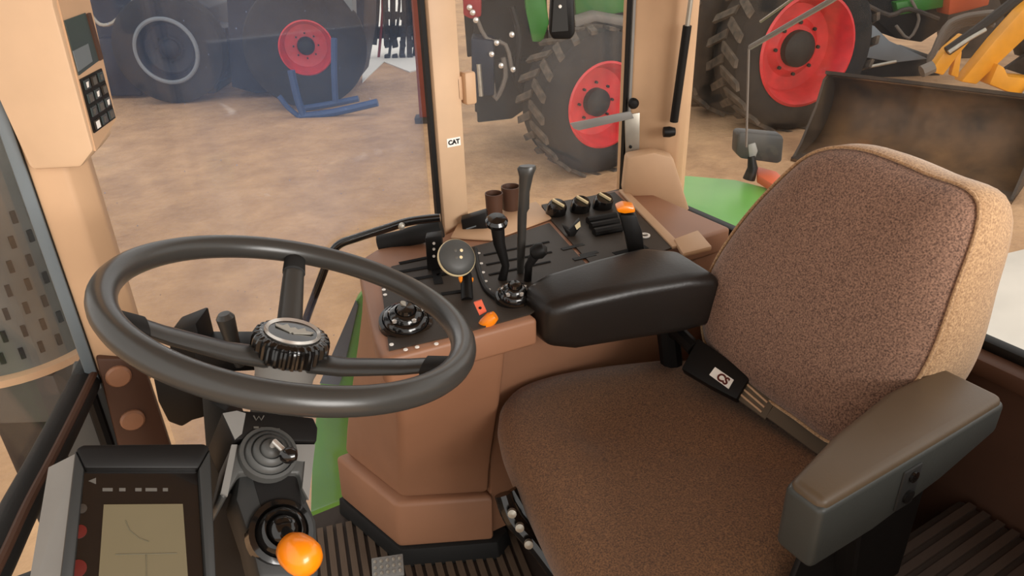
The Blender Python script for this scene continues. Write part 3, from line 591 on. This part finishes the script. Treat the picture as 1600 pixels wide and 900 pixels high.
# left armrest (near)
def arm(secs, name, m, bev):
    bb = B().loft([[V3((u, v0, z0)), V3((u, v1, z0)), V3((u, v1, z1)), V3((u, v0, z1))] for (u, v0, v1, z0, z1) in secs])
    return bb.build(name, m, st, bevel=bev, seg=4)
as_ = ((0.674, 0.403, 0.462, 0.602, 0.718), (0.80, 0.401, 0.490, 0.605, 0.722), (0.95, 0.401, 0.512, 0.625, 0.724), (1.09, 0.404, 0.512, 0.655, 0.722))
al = arm([(u, a, c, z0, z1-0.010) for u, a, c, z0, z1 in as_], 'armrest', 'vinyl_grey', 0.010)
arm([(u+(0.004 if k == 0 else -0.004 if k == 3 else 0), a+0.003, c-0.003, z1-0.030, z1) for k, (u, a, c, z0, z1) in enumerate(as_)], 'armrest_pad', 'vinyl_brown', 0.012)
ac = V3((0.86, 0.400, 0.660)); b = B().box(ac, (0.040, 0.006, 0.072)); ap = b.build('adjuster_plate', 'charcoal', al, bevel=0.003)
b = B().lathe([(0.009, 0), (0.009, 0.004), (0, 0.006)], ac+V3((0.0, -0.003, 0.022)), (0, -1, 0), 14); b.build('adjuster_screw', 'black_gloss', al)
b = B().lathe([(0.011, 0), (0.011, 0.004), (0.007, 0.005), (0.0, 0.005)], ac+V3((0.0, -0.003, -0.014)), (0, -1, 0), 16); b.build('adjuster_screw', 'black', al)
b = B().tube([V3((0.80, 0.44, 0.60)), V3((0.86, 0.46, 0.42)), V3((0.90, 0.50, 0.34))], 0.022, 10); b.build('armrest_bracket', 'black', st)
b = B().ext([V3((u, 0.448, z)) for u, z in ((0.74, 0.61), (1.02, 0.63), (1.02, 0.30), (0.66, 0.30))], (0, 0.010, 0)); b.build('side_cover', 'black', st, bevel=0.003)
# right armrest (far)
def pt(u, v, z): return V3((u, v, z))
ar_s = []
for (u, v0, v1, z0, z1) in ((0.640, 0.985, 1.075, 0.655, 0.752), (0.70, 0.965, 1.08, 0.638, 0.764), (0.82, 0.945, 1.08, 0.628, 0.764), (0.93, 0.92, 1.075, 0.622, 0.762), (1.00, 0.90, 1.03, 0.63, 0.754)):
    ar_s.append([V3((u, v0, z0)), V3((u, v1, z0)), V3((u, v1, z1)), V3((u, v0, z1-0.012))])
b = B().loft(ar_s); b.build('armrest', 'vinyl', st, bevel=0.022, seg=4)
b = B().tube([V3((0.95, 1.0, 0.62)), V3((0.97, 0.98, 0.45)), V3((0.96, 0.95, 0.34))], 0.024, 10); b.build('armrest_bracket', 'black', st)
# seat belt
BT = V3((0.955, 0.74, 0.545)); BTn = V3((-0.55, -0.25, 0.8)).normalized()
def bt(px, py, off=0.0): return onp(px, py, BT, BTn)+BTn*off
b = B().ext([bt(x, y, -0.004) for x, y in ((1198, 652), (1222, 612), (1330, 690), (1300, 726))], BTn*0.006); b.build('belt_webbing', 'webbing', st)
b = B().ext([bt(x, y, -0.006) for x, y in ((1150, 622), (1172, 590), (1216, 620), (1196, 656))], BTn*0.008); tn = b.build('belt_tongue', 'webbing', st, bevel=0.002)
for k in range(4):
    f = k/4+0.12
    a0 = bt(1154+18*f*1.15, 620-27*f*1.15, 0.0025); a1 = bt(1188+18*f, 648-30*f, 0.0025)
    b = B().tube([a0, a1], 0.0022, 6); b.build('grip_ridge', 'tan', tn)
bx_ = b = B().ext([bt(x, y, -0.012) for x, y in ((1066, 580), (1092, 532), (1132, 560), (1174, 592), (1152, 628), (1110, 606))], BTn*0.026); bu = b.build('belt_buckle', 'black', st, bevel=0.004)
b = B().ext([bt(x, y, 0.0142) for x, y in ((1110, 590), (1119, 578), (1148, 598), (1140, 612))], BTn*0.001); rl = b.build('release_label', 'white', bu)
bx0 = bt(1131, 597, 0.0158); 
text_on('CS', 0.021, bx0, bt(1144, 606)-bt(1117, 587), bt(1119, 578)-bt(1110, 590), 'red_lamp', bu, bold=0.0008)
b = B().tube([bt(1085, 545, 0.0), bt(1062, 520, -0.01), bt(1040, 505, -0.03)], 0.016, 8); b.build('buckle_stalk', 'black', st)

# ================================================================ SMALL THINGS IN THE CAB
hr = thing('grab_rail', 'black bent grab rail beside the side window, behind the steering wheel', 'handrail', V3((0.42, 1.40, 0.3)))
ref = V3((0.55, 1.47, 0.8))
b = B().tube(smooth_path([vp(x, y, V3((0.52, 1.44, 0.8))) for x, y in ((688, 340), (640, 346), (600, 358), (556, 372), (530, 382), (516, 400), (500, 440), (478, 500), (460, 560), (440, 640), (436, 720), (438, 860), (440, 960))], 5), 0.0095, 12); b.build('rail', 'black_gloss', hr)
b = B().tube(smooth_path([vp(x, y, ref) for x, y in ((592, 381), (640, 370), (690, 356))], 4), [0.020]*4+[0.022]*5, 14); b.build('grip', 'rubber', hr)
b = B().lathe([(0.007, 0), (0.007, 0.01), (0, 0.013)], vp(628, 352, V3((0.52, 1.42, 0.8))), -HV, 12); b.build('clamp_bolt', 'steel', hr)
lbk = thing('window_stay', 'weathered flat metal stay bolted to the rear corner pillar', 'bracket', onv(985, 240, 1.475))
r0_ = onv(985, 200, 1.46)
b = B().ext([vp(x, y, r0_) for x, y in ((976, 180), (1000, 176), (999, 244), (978, 246))], HV*0.006); b.build('plate', 'steel', lbk, bevel=0.002)
b = B().ext([vp(x, y, r0_)-HV*0.006 for x, y in ((890, 192), (985, 173), (990, 184), (904, 203), (896, 200))], HV*0.005); b.build('arm', 'grey_light', lbk, bevel=0.001)
b = B().lathe([(0.004, 0), (0.004, 0.003), (0, 0.004)], vp(985, 229, r0_)-HV*0.001, -HV, 12); b.build('bolt', 'black', lbk)
b = B().lathe([(0.013, 0), (0.014, 0.01), (0.009, 0.016), (0, 0.017)], vp(990, 162, r0_)+HV*0.01, -HV, 18); b.build('knob', 'black', lbk)
gs = thing('gas_strut', 'slim gas strut of the rear window beside the corner pillar', 'strut', onu(1046, 208, 1.285))
b = B().tube([onu(1090, -80, 1.285), onu(1074, 40, 1.285)], 0.006, 10); b.build('rod', 'steel', gs)
b = B().tube([onu(1074, 40, 1.285), onu(1053, 190, 1.285)], 0.0105, 12); b.build('cylinder', 'black', gs)
b = B().lathe([(0.013, -0.015), (0.014, 0.0), (0.010, 0.014), (0, 0.015)], onu(1046, 206, 1.28), HR, 16); b.build('end_joint', 'black', gs)
wl = thing('hanging_latch', 'black hanging latch seen against the middle side window', 'latch', onv(877, 62, 1.45))
rr = onv(877, 40, 1.45)
b = B().ext([vp(x, y, rr) for x, y in ((862, -30), (896, -30), (899, 52), (892, 62), (864, 62), (858, 52))], HV*0.04); hb = b.build('body', 'black', wl, bevel=0.006)
b = B().ext([vp(x, y, rr)-HV*0.001 for x, y in ((866, -10), (884, -10), (888, 48), (862, 50))], HV*0.003); b.build('face_plate', 'charcoal', wl)
b = B().lathe([(0.004, 0), (0.0035, 0.004), (0, 0.005)], vp(875, 10, rr)-HV*0.001, -HV, 12); b.build('screw', 'white', wl)
tpz = vp(879, -30, rr)+HV*0.02; b = B().tube([tpz-ZZ*0.01, V3((tpz.x, tpz.y, 1.755))], 0.010, 10); b.build('hanger_rod', 'black', wl)
pe = thing('foot_pedal', 'studded metal foot pedal on the cab floor in front of the console', 'pedal', onz(606, 888, 0.02))
pc = onz(606, 886, 0.06)
PX = (V3((0.9, -0.35, 0.0))).normalized(); PY = V3((0.33, 0.85, 0.35)).normalized(); PN = PX.cross(PY).normalized()
b = B().box(pc, (0.072, 0.05, 0.008), (PX, PY, PN)); b.build('plate', 'grey_light', pe, bevel=0.002)
for i in range(5):
    for j in range(3):
        b = B().lathe([(0.004, 0), (0.004, 0.003), (0, 0.004)], pc+PX*(0.014*(i-2))+PY*(0.014*(j-1))+PN*0.004, PN, 8); b.build('stud', 'steel', pe)
b = B().tube([pc-PN*0.004, pc-PN*0.03+V3((-0.03, 0.02, -0.03))], 0.008, 8); b.build('pedal_arm', 'black', pe)
# ================================================================ OUTSIDE, ON THIS TRACTOR
fg = thing('rear_fender', 'green rear fender of this machine outside the rear window', 'fender', onz(1120, 310, 0.46))
b = B().ext([onz(x, y, 0.50) for x, y in ((1030, 272), (1080, 274), (1150, 280), (1230, 300), (1420, 350), (1420, 440), (1250, 420), (1060, 355))], (0, 0, -0.05)); b.build('panel', 'green', fg, bevel=0.01)
wlp = thing('work_light', 'grey rectangular work light standing on the green fender', 'work light', onz(1168, 285, 0.50))
wr_ = onz(1170, 283, 0.50)
b = B().ext([vp(x, y, wr_) for x, y in ((1152, 209), (1158, 206), (1222, 212), (1225, 218), (1222, 252), (1216, 256), (1158, 248), (1150, 240))], HV*0.06); b.build('lamp_housing', 'charcoal', wlp, bevel=0.01)
b = B().ext([vp(x, y, wr_)-HV*0.004 for x, y in ((1168, 226), (1180, 222), (1184, 236), (1180, 246), (1170, 246))], HV*0.01); b.build('pivot_boss', 'grey_light', wlp, bevel=0.004)
b = B().tube([vp(x, y, wr_) for x, y in ((1174, 244), (1176, 262), (1170, 280))], [0.012, 0.018, 0.022], 12); b.build('stem', 'black', wlp)
fz = onz(1205, 288, 0.50)
b = B().ext([onz(x, y, 0.503) for x, y in ((1182, 272), (1212, 280), (1232, 300), (1214, 306), (1182, 286))], (0, 0, 0.03)); b.build('marker_lamp', 'orange_red', fg, bevel=0.006)
q_ = onz(1200, 345, 0.45); b = B().box((q_.x-0.05, q_.y-0.05, (0.45+GZ)/2), (0.26, 0.26, 0.45-GZ)); b.build('fender_support', 'machine', fg)
gp_ = thing('side_cowl', 'green body panel outside, between steering column and console', 'body panel', (0.1, 1.75, -0.4))
rr = V3((0.42, 1.72, 0.3))
b = B().ext([vp(x, y, rr) for x, y in ((484, 840), (488, 700), (500, 600), (530, 530), (556, 470), (580, 440), (600, 520), (570, 700), (550, 840))], HV*0.04); b.build('panel', 'green', gp_, bevel=0.006)
b = B().ext([vp(x, y, rr)-HV*0.002 for x, y in ((500, 597), (530, 528), (556, 468), (560, 476), (534, 590), (530, 600))], -HV*0.004); b.build('grey_panel', 'blue_grey', gp_)
# exhaust muffler
mu_c = dep(-28, 380, 1.75); 
mu = thing('exhaust_muffler', 'grey perforated exhaust shield outside the windshield', 'exhaust', V3((mu_c.x, mu_c.y, 0.3)))
mrf = V3((mu_c.x, mu_c.y, 0)); MRd = 0.205
zb = vp(20, 592, mrf-HV*MRd).z
b = B().lathe([(MRd, 0), (MRd, 1.6)], V3((mrf.x, mrf.y, zb)), ZZ, 48); b.build('shield', 'muffler', mu)
b = B().lathe([(MRd+0.004, 0.0), (MRd+0.018, -0.004), (MRd+0.018, -0.022), (MRd-0.01, -0.026)], V3((mrf.x, mrf.y, zb)), ZZ, 48); b.build('bottom_ring', 'tan', mu)
b = B().box((mrf.x, mrf.y, zb-0.10), (0.32, 0.30, 0.14), (HR, HV, ZZ)); b.build('support_bracket', 'grey_plastic', mu, bevel=0.01)
b = B().tube([V3((mrf.x-0.05, mrf.y, zb-0.15)), V3((mrf.x-0.05, mrf.y, -0.6))], 0.07, 16); b.build('pipe', 'machine', mu)
b = B().box((mrf.x-0.2, mrf.y+0.05, -0.8), (0.9, 0.5, 0.6)); b.build('hood_top', 'machine', mu, bevel=0.03)
sl = None; slb = B().box((0, 0, 0), (0.010, 0.010, 0.028))
for r in range(7):
    for k in range(11):
        a = math.radians(-90-30+25+ (k-5)*11 + (5.5 if r % 2 else 0)); n = V3((math.cos(a), math.sin(a), 0))
        m = frame(V3((mrf.x, mrf.y, zb+0.045+r*0.052))+n*MRd, ZZ.cross(n), n, ZZ)
        if sl is None: sl = piece('vent_slot', slb, 'slot', mu, m)
        else: inst('vent_slot', sl, mu, m)
# rear wiper
wi = thing('rear_wiper', 'thin wiper arm outside the rear window', 'wiper', onu(1170, 75, 1.36))
b = B().tube([onu(x, y, 1.36) for x, y in ((1172, 74), (1300, 0), (1360, -40))], 0.006, 8); b.build('arm', 'grey_light', wi)
b = B().tube([onu(x, y, 1.355) for x, y in ((1188, 34), (1250, -10))], 0.003, 8); b.build('linkage', 'steel', wi)
b = B().tube([onu(x, y, 1.358) for x, y in ((1170, 76), (1166, 230))], 0.003, 6); b.build('blade_wire', 'hose', wi)

# ================================================================ OTHER MACHINES
def ground(px, py): return onz(px, py, GZ)
def lug_set(tyre, root, c, ax, R, w, n):
    global _lug
    key = (round(R, 3), round(w, 3)); up = V3((0, 0, 1))
    lb_ = B().ext([(-w*0.02, -0.07*R, 0), (w*0.49, 0.10*R, 0), (w*0.49, 0.20*R, 0), (-w*0.02, 0.04*R, 0)], (0, 0, 0.05*R)); f0 = None
    a1 = ax.orthogonal().normalized(); b1 = ax.cross(a1)
    for s in (1, -1):
        for k in range(n):
            q = 2*math.pi*(k+(0.5 if s < 0 else 0))/n; rad = a1*math.cos(q)+b1*math.sin(q); tan = ax.cross(rad)
            m = frame(c+rad*(R*0.985), ax*s, tan, rad) if s > 0 else Matrix(((-ax.x, tan.x, rad.x, 0), (-ax.y, tan.y, rad.y, 0), (-ax.z, tan.z, rad.z, 0), (0, 0, 0, 1)))
            if s < 0: m = Matrix.Translation(c+rad*(R*0.985)) @ m
            if f0 is None: f0 = piece('tread_lug', lb_, 'lug', tyre, m)
            else: inst('tread_lug', f0, tyre, m)
def wheel(root, c, ax, R, w, rim, rimmat='red', lugs=20, hub='machine', dish=0.30):
    ax = V3(ax).normalized()
    ty = B().lathe([(rim*0.97, -0.42*w), (rim*1.05, -0.46*w), (R*0.80, -0.5*w), (R*0.93, -0.46*w), (R*0.985, -0.38*w), (R, 0), (R*0.985, 0.38*w), (R*0.93, 0.46*w), (R*0.80, 0.5*w), (rim*1.05, 0.46*w), (rim*0.97, 0.42*w)], c, ax, 48, cap=False).build('tyre', 'tyre', root)
    rm = B().lathe([(rim*0.98, -0.4*w), (rim*0.98, 0.40*w), (rim*1.03, 0.47*w), (rim*0.98, 0.49*w), (rim*0.93, 0.42*w), (rim*0.86, 0.22*w), (rim*0.80, dish*w*0.4), (rim*0.55, dish*w*0.3), (rim*0.42, 0.10*w), (0, 0.10*w)], c, ax, 48, cap=False).build('rim', rimmat, root)
    hb_ = B().lathe([(rim*0.34, 0.05*w), (rim*0.33, 0.24*w), (rim*0.26, 0.30*w), (rim*0.12, 0.34*w), (0, 0.34*w)], c, ax, 24).build('hub', hub, root)
    a1 = ax.orthogonal().normalized(); b1 = ax.cross(a1); f0 = None
    for k in range(8):
        q = k*math.pi/4; m = frame(c+(a1*math.cos(q)+b1*math.sin(q))*rim*0.47+ax*(0.115*w), a1, b1, ax)
        if f0 is None: f0 = piece('wheel_nut', B().lathe([(rim*0.035, 0), (rim*0.035, 0.05*w), (0, 0.05*w)], (0, 0, 0), (0, 0, 1), 6), 'machine', rm, m)
        else: inst('wheel_nut', f0, rm, m)
    if lugs: lug_set(ty, root, c, ax, R, w, lugs)
    return ty
def facing(deg): a = math.radians(deg); return -HV*math.cos(a)+HR*math.sin(a)     # deg > 0 turns the face to the right
def px2m(p, c): return p*(c-CAM).dot(FWD)/FPX
def parts(root, ref, lst):
    for nm, m, poly, d0, d1 in lst:
        B().ext([vp(x, y, ref+HV*d0) for x, y in poly], HV*(d1-d0)).build(nm, m, root, bevel=0.02)
def pipes(root, ref, lst):
    for nm, m, poly, d0, r in lst:
        B().tube(smooth_path([vp(x, y, ref+HV*d0) for x, y in poly], 3), r, 8).build(nm, m, root)

# green tractor seen through the middle window
g = ground(895, 262); wc = vp(925, 157, g)
T1 = thing('green_tractor', 'green tractor with red wheel rims, seen through the middle side window', 'tractor', V3((wc.x, wc.y, GZ)))
R1 = wc.z-GZ; wheel(T1, wc, facing(26), R1, 0.62, px2m(64, wc), lugs=22)
parts(T1, wc, [
 ('fender', 'green_dark', ((828, -90), (850, -20), (858, 36), (848, 66), (832, 66), (822, 20), (812, -90)), 0.2, 0.7),
 ('hood', 'green_dark', ((890, -100), (1010, -100), (1010, 14), (960, 22), (900, 28)), 0.6, 1.8),
 ('fender_lip', 'hose', ((898, 32), (930, 22), (985, 32), (985, 44), (930, 34), (900, 44)), 0.1, 0.5),
 ('engine_block', 'machine', ((738, -90), (850, -90), (860, 120), (840, 170), (742, 176)), 0.75, 1.9),
 ('axle_housing', 'machine', ((740, 90), (850, 96), (850, 150), (800, 186), (746, 192)), 0.5, 1.2),
 ('front_weight', 'machine_blue', ((736, 60), (772, 64), (772, 150), (738, 150)), 0.2, 0.6),
 ('side_mass', 'machine', ((856, 60), (1000, 60), (1000, 170), (860, 180)), 0.7, 1.4),
 ('front_frame', 'machine', ((716, -90), (775, -90), (775, 80), (730, 90)), 1.3, 2.2),
 ('cab_step', 'machine', ((890, 20), (1010, 20), (1010, 90), (900, 90)), 0.9, 1.5),
 ('red_bracket', 'red_dull', ((722, -60), (752, -60), (752, 26), (736, 30), (724, 24)), 0.2, 0.5)])
pipes(T1, wc, [
 ('hydraulic_hose', 'hose', ((770, 130), (775, 155), (790, 120), (786, 90)), 0.3, 0.03),
 ('hydraulic_hose', 'hose', ((742, 20), (760, 60), (790, 70), (800, 110)), 0.3, 0.025),
 ('hydraulic_hose', 'machine', ((800, 10), (812, 60), (806, 120), (820, 150)), 0.4, 0.04),
 ('steering_rod', 'steel', ((748, 100), (752, 150)), 0.2, 0.03), ('steering_rod', 'steel', ((765, 60), (768, 110)), 0.3, 0.02)])
for x, y in ((733, 14), (738, 22), (743, 34), (800, 57), (776, 70), (802, 112), (768, 88), (783, 106)):
    B().lathe([(0.035, 0), (0.03, 0.04), (0, 0.05)], vp(x, y, wc)+HV*0.15, -HV, 10).build('fitting', 'white_chrome', T1)
# second tractor, rear window
g = ground(1205, 196); wc2 = vp(1238, 74, g)
T2 = thing('green_tractor', 'big dark tractor with one large red rim, seen through the rear window', 'tractor', V3((wc2.x, wc2.y, GZ)))
R2 = wc2.z-GZ; wheel(T2, wc2, facing(17), R2, 0.70, px2m(82, wc2), lugs=22, dish=0.0)
wd = wc2-facing(17)*0.95-HR*0.15; wheel(T2, V3((wd.x, wd.y, wc2.z)), facing(17), R2, 0.62, R2*0.6, 'machine', lugs=22)
parts(T2, wc2, [
 ('chassis', 'machine', ((1050, -80), (1200, -80), (1190, 140), (1130, 186), (1056, 196)), 1.5, 2.6),
 ('hood', 'green_dark', ((1086, -80), (1180, -80), (1176, 2), (1120, 8), (1090, 14)), 1.3, 1.5),
 ('step_frame', 'machine_brown', ((1076, 120), (1130, 112), (1130, 122), (1078, 132)), 1.2, 1.5),
 ('step_plate', 'hose', ((1076, 160), (1126, 150), (1127, 156), (1078, 165)), 1.2, 1.5),
 ('rear_block', 'machine', ((1290, -80), (1350, -80), (1340, 30), (1322, 70), (1290, 100)), 1.2, 2.4)])
pipes(T2, wc2, [('handrail', 'hose', ((1090, 16), (1104, 4), (1124, 2)), 1.2, 0.02), ('step_stile', 'machine_brown', ((1128, 60), (1128, 150)), 1.2, 0.03), ('step_stile', 'hose', ((1124, 132), (1127, 156)), 1.1, 0.015)])
# machine behind the bucket
g = ground(1400, 126)
T3 = thing('farm_implement', 'dark implement with coiled hoses and an orange cover, behind the bucket', 'implement', g)
parts(T3, g, [
 ('frame_block', 'machine', ((1330, -80), (1500, -80), (1480, 40), (1440, 66), (1400, 60), (1372, 34), (1330, 22)), 0.4, 1.6),
 ('green_beam', 'green_dark', ((1400, 4), (1480, -8), (1484, 10), (1404, 24)), 0.2, 0.4),
 ('orange_cover', 'orange_red', ((1490, -60), (1560, -60), (1545, 8), (1516, 16), (1482, 24)), 0.0, 0.4),
 ('tarp_sheet', 'tarp', ((1332, 74), (1340, 50), (1366, 40), (1390, 64), (1450, 92), (1400, 98), (1340, 88)), 0.1, 0.2),
 ('rear_frame', 'machine_brown', ((1470, -70), (1660, -70), (1640, 40), (1570, 64), (1490, 104)), 1.7, 2.2),
 ('foot', 'machine', ((1318, 40), (1334, 34), (1330, 72), (1320, 72)), 0.0, 0.4),
 ('deck', 'machine', ((1300, 80), (1460, 88), (1470, 120), (1290, 130)), 0.3, 1.5)])
for k in range(5):
    pipes(T3, g, [('coiled_hose', 'hose', ((1452, 90+k*2), (1476, 60-k*4), (1500, 40-k*3), (1530, 34-k*3), (1552, 40-k*5)), -0.05*k, 0.05)])
pipes(T3, g, [('pipe', 'hose', ((1400, 40), (1420, 60), (1436, 30), (1424, 0)), 0.1, 0.025), ('pipe', 'machine_brown', ((1350, 6), (1390, 24), (1420, 14), (1466, 30)), 0.1, 0.04), ('pipe', 'steel', ((1340, 108), (1400, 96)), -0.6, 0.025)])
# loader bucket, mouth toward this machine
E0 = ground(1235, 252); E1 = ground(1580, 320)
BK = thing('loader_bucket', 'large rusty loader bucket lying on the ground behind the seat', 'bucket', E0)
ax_ = E1-E0; ln = ax_.length; ax_.normalize(); inn = V3((ax_.y, -ax_.x, 0))
if inn.dot(HV) < 0: inn = -inn                                        # away from the camera, into the bucket
H = 0.9
prof = smooth_path([V3((a, c, 0)) for a, c in ((0.72, 0.90), (0.90, 0.84), (1.0, 0.70), (1.02, 0.52), (0.95, 0.34), (0.80, 0.18), (0.58, 0.08), (0.30, 0.03), (0.0, 0.0))], 3)
def bkt(p, s): return E0+ZZ*0.02+ax_*s+inn*p.x+ZZ*p.y
shell = B().loft([[bkt(p, ln*k/6) for p in prof] for k in range(7)], closed=False).build('shell', 'bucket', BK, smooth=60)
sm = shell.modifiers.new('thickness', 'SOLIDIFY'); sm.thickness = 0.03; sm.offset = 0
sp2 = [V3((0.72, 0.90, 0)), V3((0.62, 0.86, 0)), V3((0.50, 0.55, 0)), V3((0.20, 0.16, 0))]
for s in (0, ln-0.03):
    B().ext([bkt(p, s) for p in prof]+[bkt(p, s) for p in reversed(sp2[1:])], ax_*0.03).build('side_plate', 'bucket_dark', BK)
B().ext([bkt(V3((0.66, 0.92, 0)), 0), bkt(V3((0.66, 0.92, 0)), ln), bkt(V3((0.78, 0.88, 0)), ln), bkt(V3((0.78, 0.88, 0)), 0)], ZZ*0.04).build('top_lip', 'bucket_dark', BK)
B().ext([bkt(V3((0.0, 0, 0)), 0), bkt(V3((0, 0, 0)), ln), bkt(V3((0.2, 0.02, 0)), ln), bkt(V3((0.2, 0.02, 0)), 0)], ZZ*0.03).build('cutting_edge', 'bucket_dark', BK)
# yellow loader arms
g = ground(1520, 168)
LA = thing('yellow_loader', 'yellow loader arms rising behind the rusty bucket', 'loader', V3((g.x, g.y, GZ)))
parts(LA, g, [
 ('lift_arm', 'yellow', ((1502, 128), (1526, 132), (1600, 62), (1640, 20), (1640, -20), (1596, 18), (1556, 62)), 0.0, 0.22),
 ('tilt_link', 'yellow', ((1454, 112), (1474, 118), (1498, 86), (1520, 60), (1506, 54), (1480, 76)), -0.1, 0.06),
 ('tilt_link', 'yellow', ((1486, 118), (1498, 122), (1504, 80), (1496, 78)), -0.05, 0.05),
 ('quick_hitch', 'yellow', ((1546, 132), (1560, 100), (1570, 106), (1576, 120), (1640, 126), (1640, 170), (1600, 154)), -0.1, 0.3),
 ('hitch_plate', 'machine', ((1540, 130), (1640, 60), (1640, 130), (1572, 108)), 0.25, 0.33),
 ('mast', 'machine', ((1560, -60), (1700, -60), (1700, 100), (1600, 90)), 0.35, 0.6)])
pipes(LA, g, [('tilt_cylinder', 'machine', ((1480, 80), (1530, 44), (1600, -10)), -0.15, 0.07), ('cylinder_rod', 'steel', ((1482, 82), (1512, 62), (1540, 46)), -0.22, 0.03), ('hydraulic_pipe', 'steel', ((1596, 150), (1610, 130)), -0.15, 0.02), ('pin', 'hose', ((1440, 112), (1458, 104)), -0.12, 0.09)])
# left window: dark machine with pale rim
g = ground(270, 158); wc3 = vp(268, 75, g)
T4 = thing('dark_tractor', 'dark blue machine with a pale ringed wheel, far left through the side window', 'tractor', V3((wc3.x, wc3.y, GZ)))
wheel(T4, wc3, facing(6), wc3.z-GZ, 0.55, px2m(44, wc3), 'machine_blue', lugs=0, hub='machine_blue', dish=0.6)
B().tube([wc3+facing(6)*0.30+(HR*math.cos(q)+ZZ*math.sin(q))*px2m(47, wc3) for q in [2*math.pi*k/48 for k in range(48)]], 0.035, 8, closed=True).build('rim_ring', 'tarp', T4)
parts(T4, wc3, [
 ('body', 'machine_blue', ((60, -120), (286, -120), (298, 0), (326, 12), (340, 60), (344, 130), (336, 146), (110, 148), (90, 60)), 0.5, 2.0),
 ('rear_axle', 'machine_blue', ((150, 60), (220, 60), (220, 150), (160, 150)), 0.3, 1.2),
 ('weight_block', 'machine_blue', ((326, 40), (352, 44), (356, 124), (334, 130)), 0.3, 0.9)])
pipes(T4, wc3, [('chain', 'steel', ((140, 20), (156, 38), (176, 36), (196, 16), (210, 0)), -0.1, 0.03)])
g = ground(470, 164); wc4 = vp(478, 70, g)
g = g; T5 = thing('parked_machine', 'machine with a thick dark tyre and small red rim, through the side window', 'tractor', V3((wc4.x, wc4.y, GZ)))
wheel(T5, wc4, facing(14), wc4.z-GZ, 0.7, px2m(40, wc4), 'red', lugs=0)
parts(T5, wc4, [
 ('body', 'machine_blue', ((356, -120), (572, -120), (568, 60), (556, 130), (400, 146), (362, 136), (354, 4)), 0.6, 2.0),
 ('side_mass', 'blue_grey', ((524, -60), (548, -60), (552, 60), (556, 120), (530, 140), (524, 60)), -0.1, 0.3)])  # the blue-grey slab stands in for the lit side of the tyre
fr_ = thing('blue_stand', 'low blue steel frame standing under the red-rimmed wheel', 'frame', ground(500, 182))
g = ground(505, 182)
pipes(fr_, g, [('post', 'blue_paint', ((455, 110), (464, 150), (474, 180)), 0, 0.06), ('rail', 'blue_paint', ((468, 182), (520, 176), (590, 160)), 0, 0.06), ('rail', 'blue_paint', ((470, 170), (520, 162), (560, 154)), 0.4, 0.05), ('post', 'blue_paint', ((522, 60), (522, 110), (524, 158)), 0.2, 0.05), ('foot', 'blue_paint', ((436, 150), (450, 168), (470, 184)), 0, 0.04)])
g = ground(600, 128)+HV*2.2
HA = thing('tine_harrow', 'dark harrow with many upright tines beside the reddish post', 'harrow', g)
parts(HA, g, [('beam', 'machine', ((560, -20), (660, -30), (660, -8), (560, 2)), 0.2, 0.4), ('beam', 'machine', ((575, 44), (655, 40), (655, 56), (577, 62)), 0.3, 0.5), ('beam', 'machine', ((566, -90), (660, -90), (660, -60), (566, -60)), 0.2, 0.6)])
tn0 = None
for k in range(15):
    x = 566+k*6.4; y1 = 70+random.uniform(0, 50); y0 = -60
    p = [vp(x, y0, g)+HV*random.uniform(0.1, 0.5), vp(x+random.uniform(-8, 8), (y0+y1)/2, g)+HV*0.3, vp(x+random.uniform(-5, 9), y1, g)+HV*random.uniform(0, .5)]
    B().tube(smooth_path(p, 3), random.choice((0.03, 0.045, 0.06)), 7).build('tine', random.choice(('machine', 'machine', 'red_dull', 'machine_brown')), HA)
parts(HA, g, [('tine_plate', 'machine', ((600+i*12, 20+j*22), (608+i*12, 18+j*22), (610+i*12, 30+j*22), (601+i*12, 32+j*22)), 0.1, 0.2) for i in range(4) for j in range(4)])
g = ground(664, 192)
sp_ = thing('shed_post', 'reddish brown upright post at the right of the side window', 'post', g)
B().ext([vp(x, y, g) for x, y in ((636, -90), (652, -90), (672, 190), (656, 192))], HV*0.12).build('post', 'post_red', sp_, bevel=0.01)
B().ext([vp(x, y, g)-HV*0.05 for x, y in ((648, 184), (682, 182), (684, 194), (650, 197))], HV*0.25).build('foot_plate', 'machine_brown', sp_)

for o in bpy.data.objects:
    if '_o' in o: del o['_o']
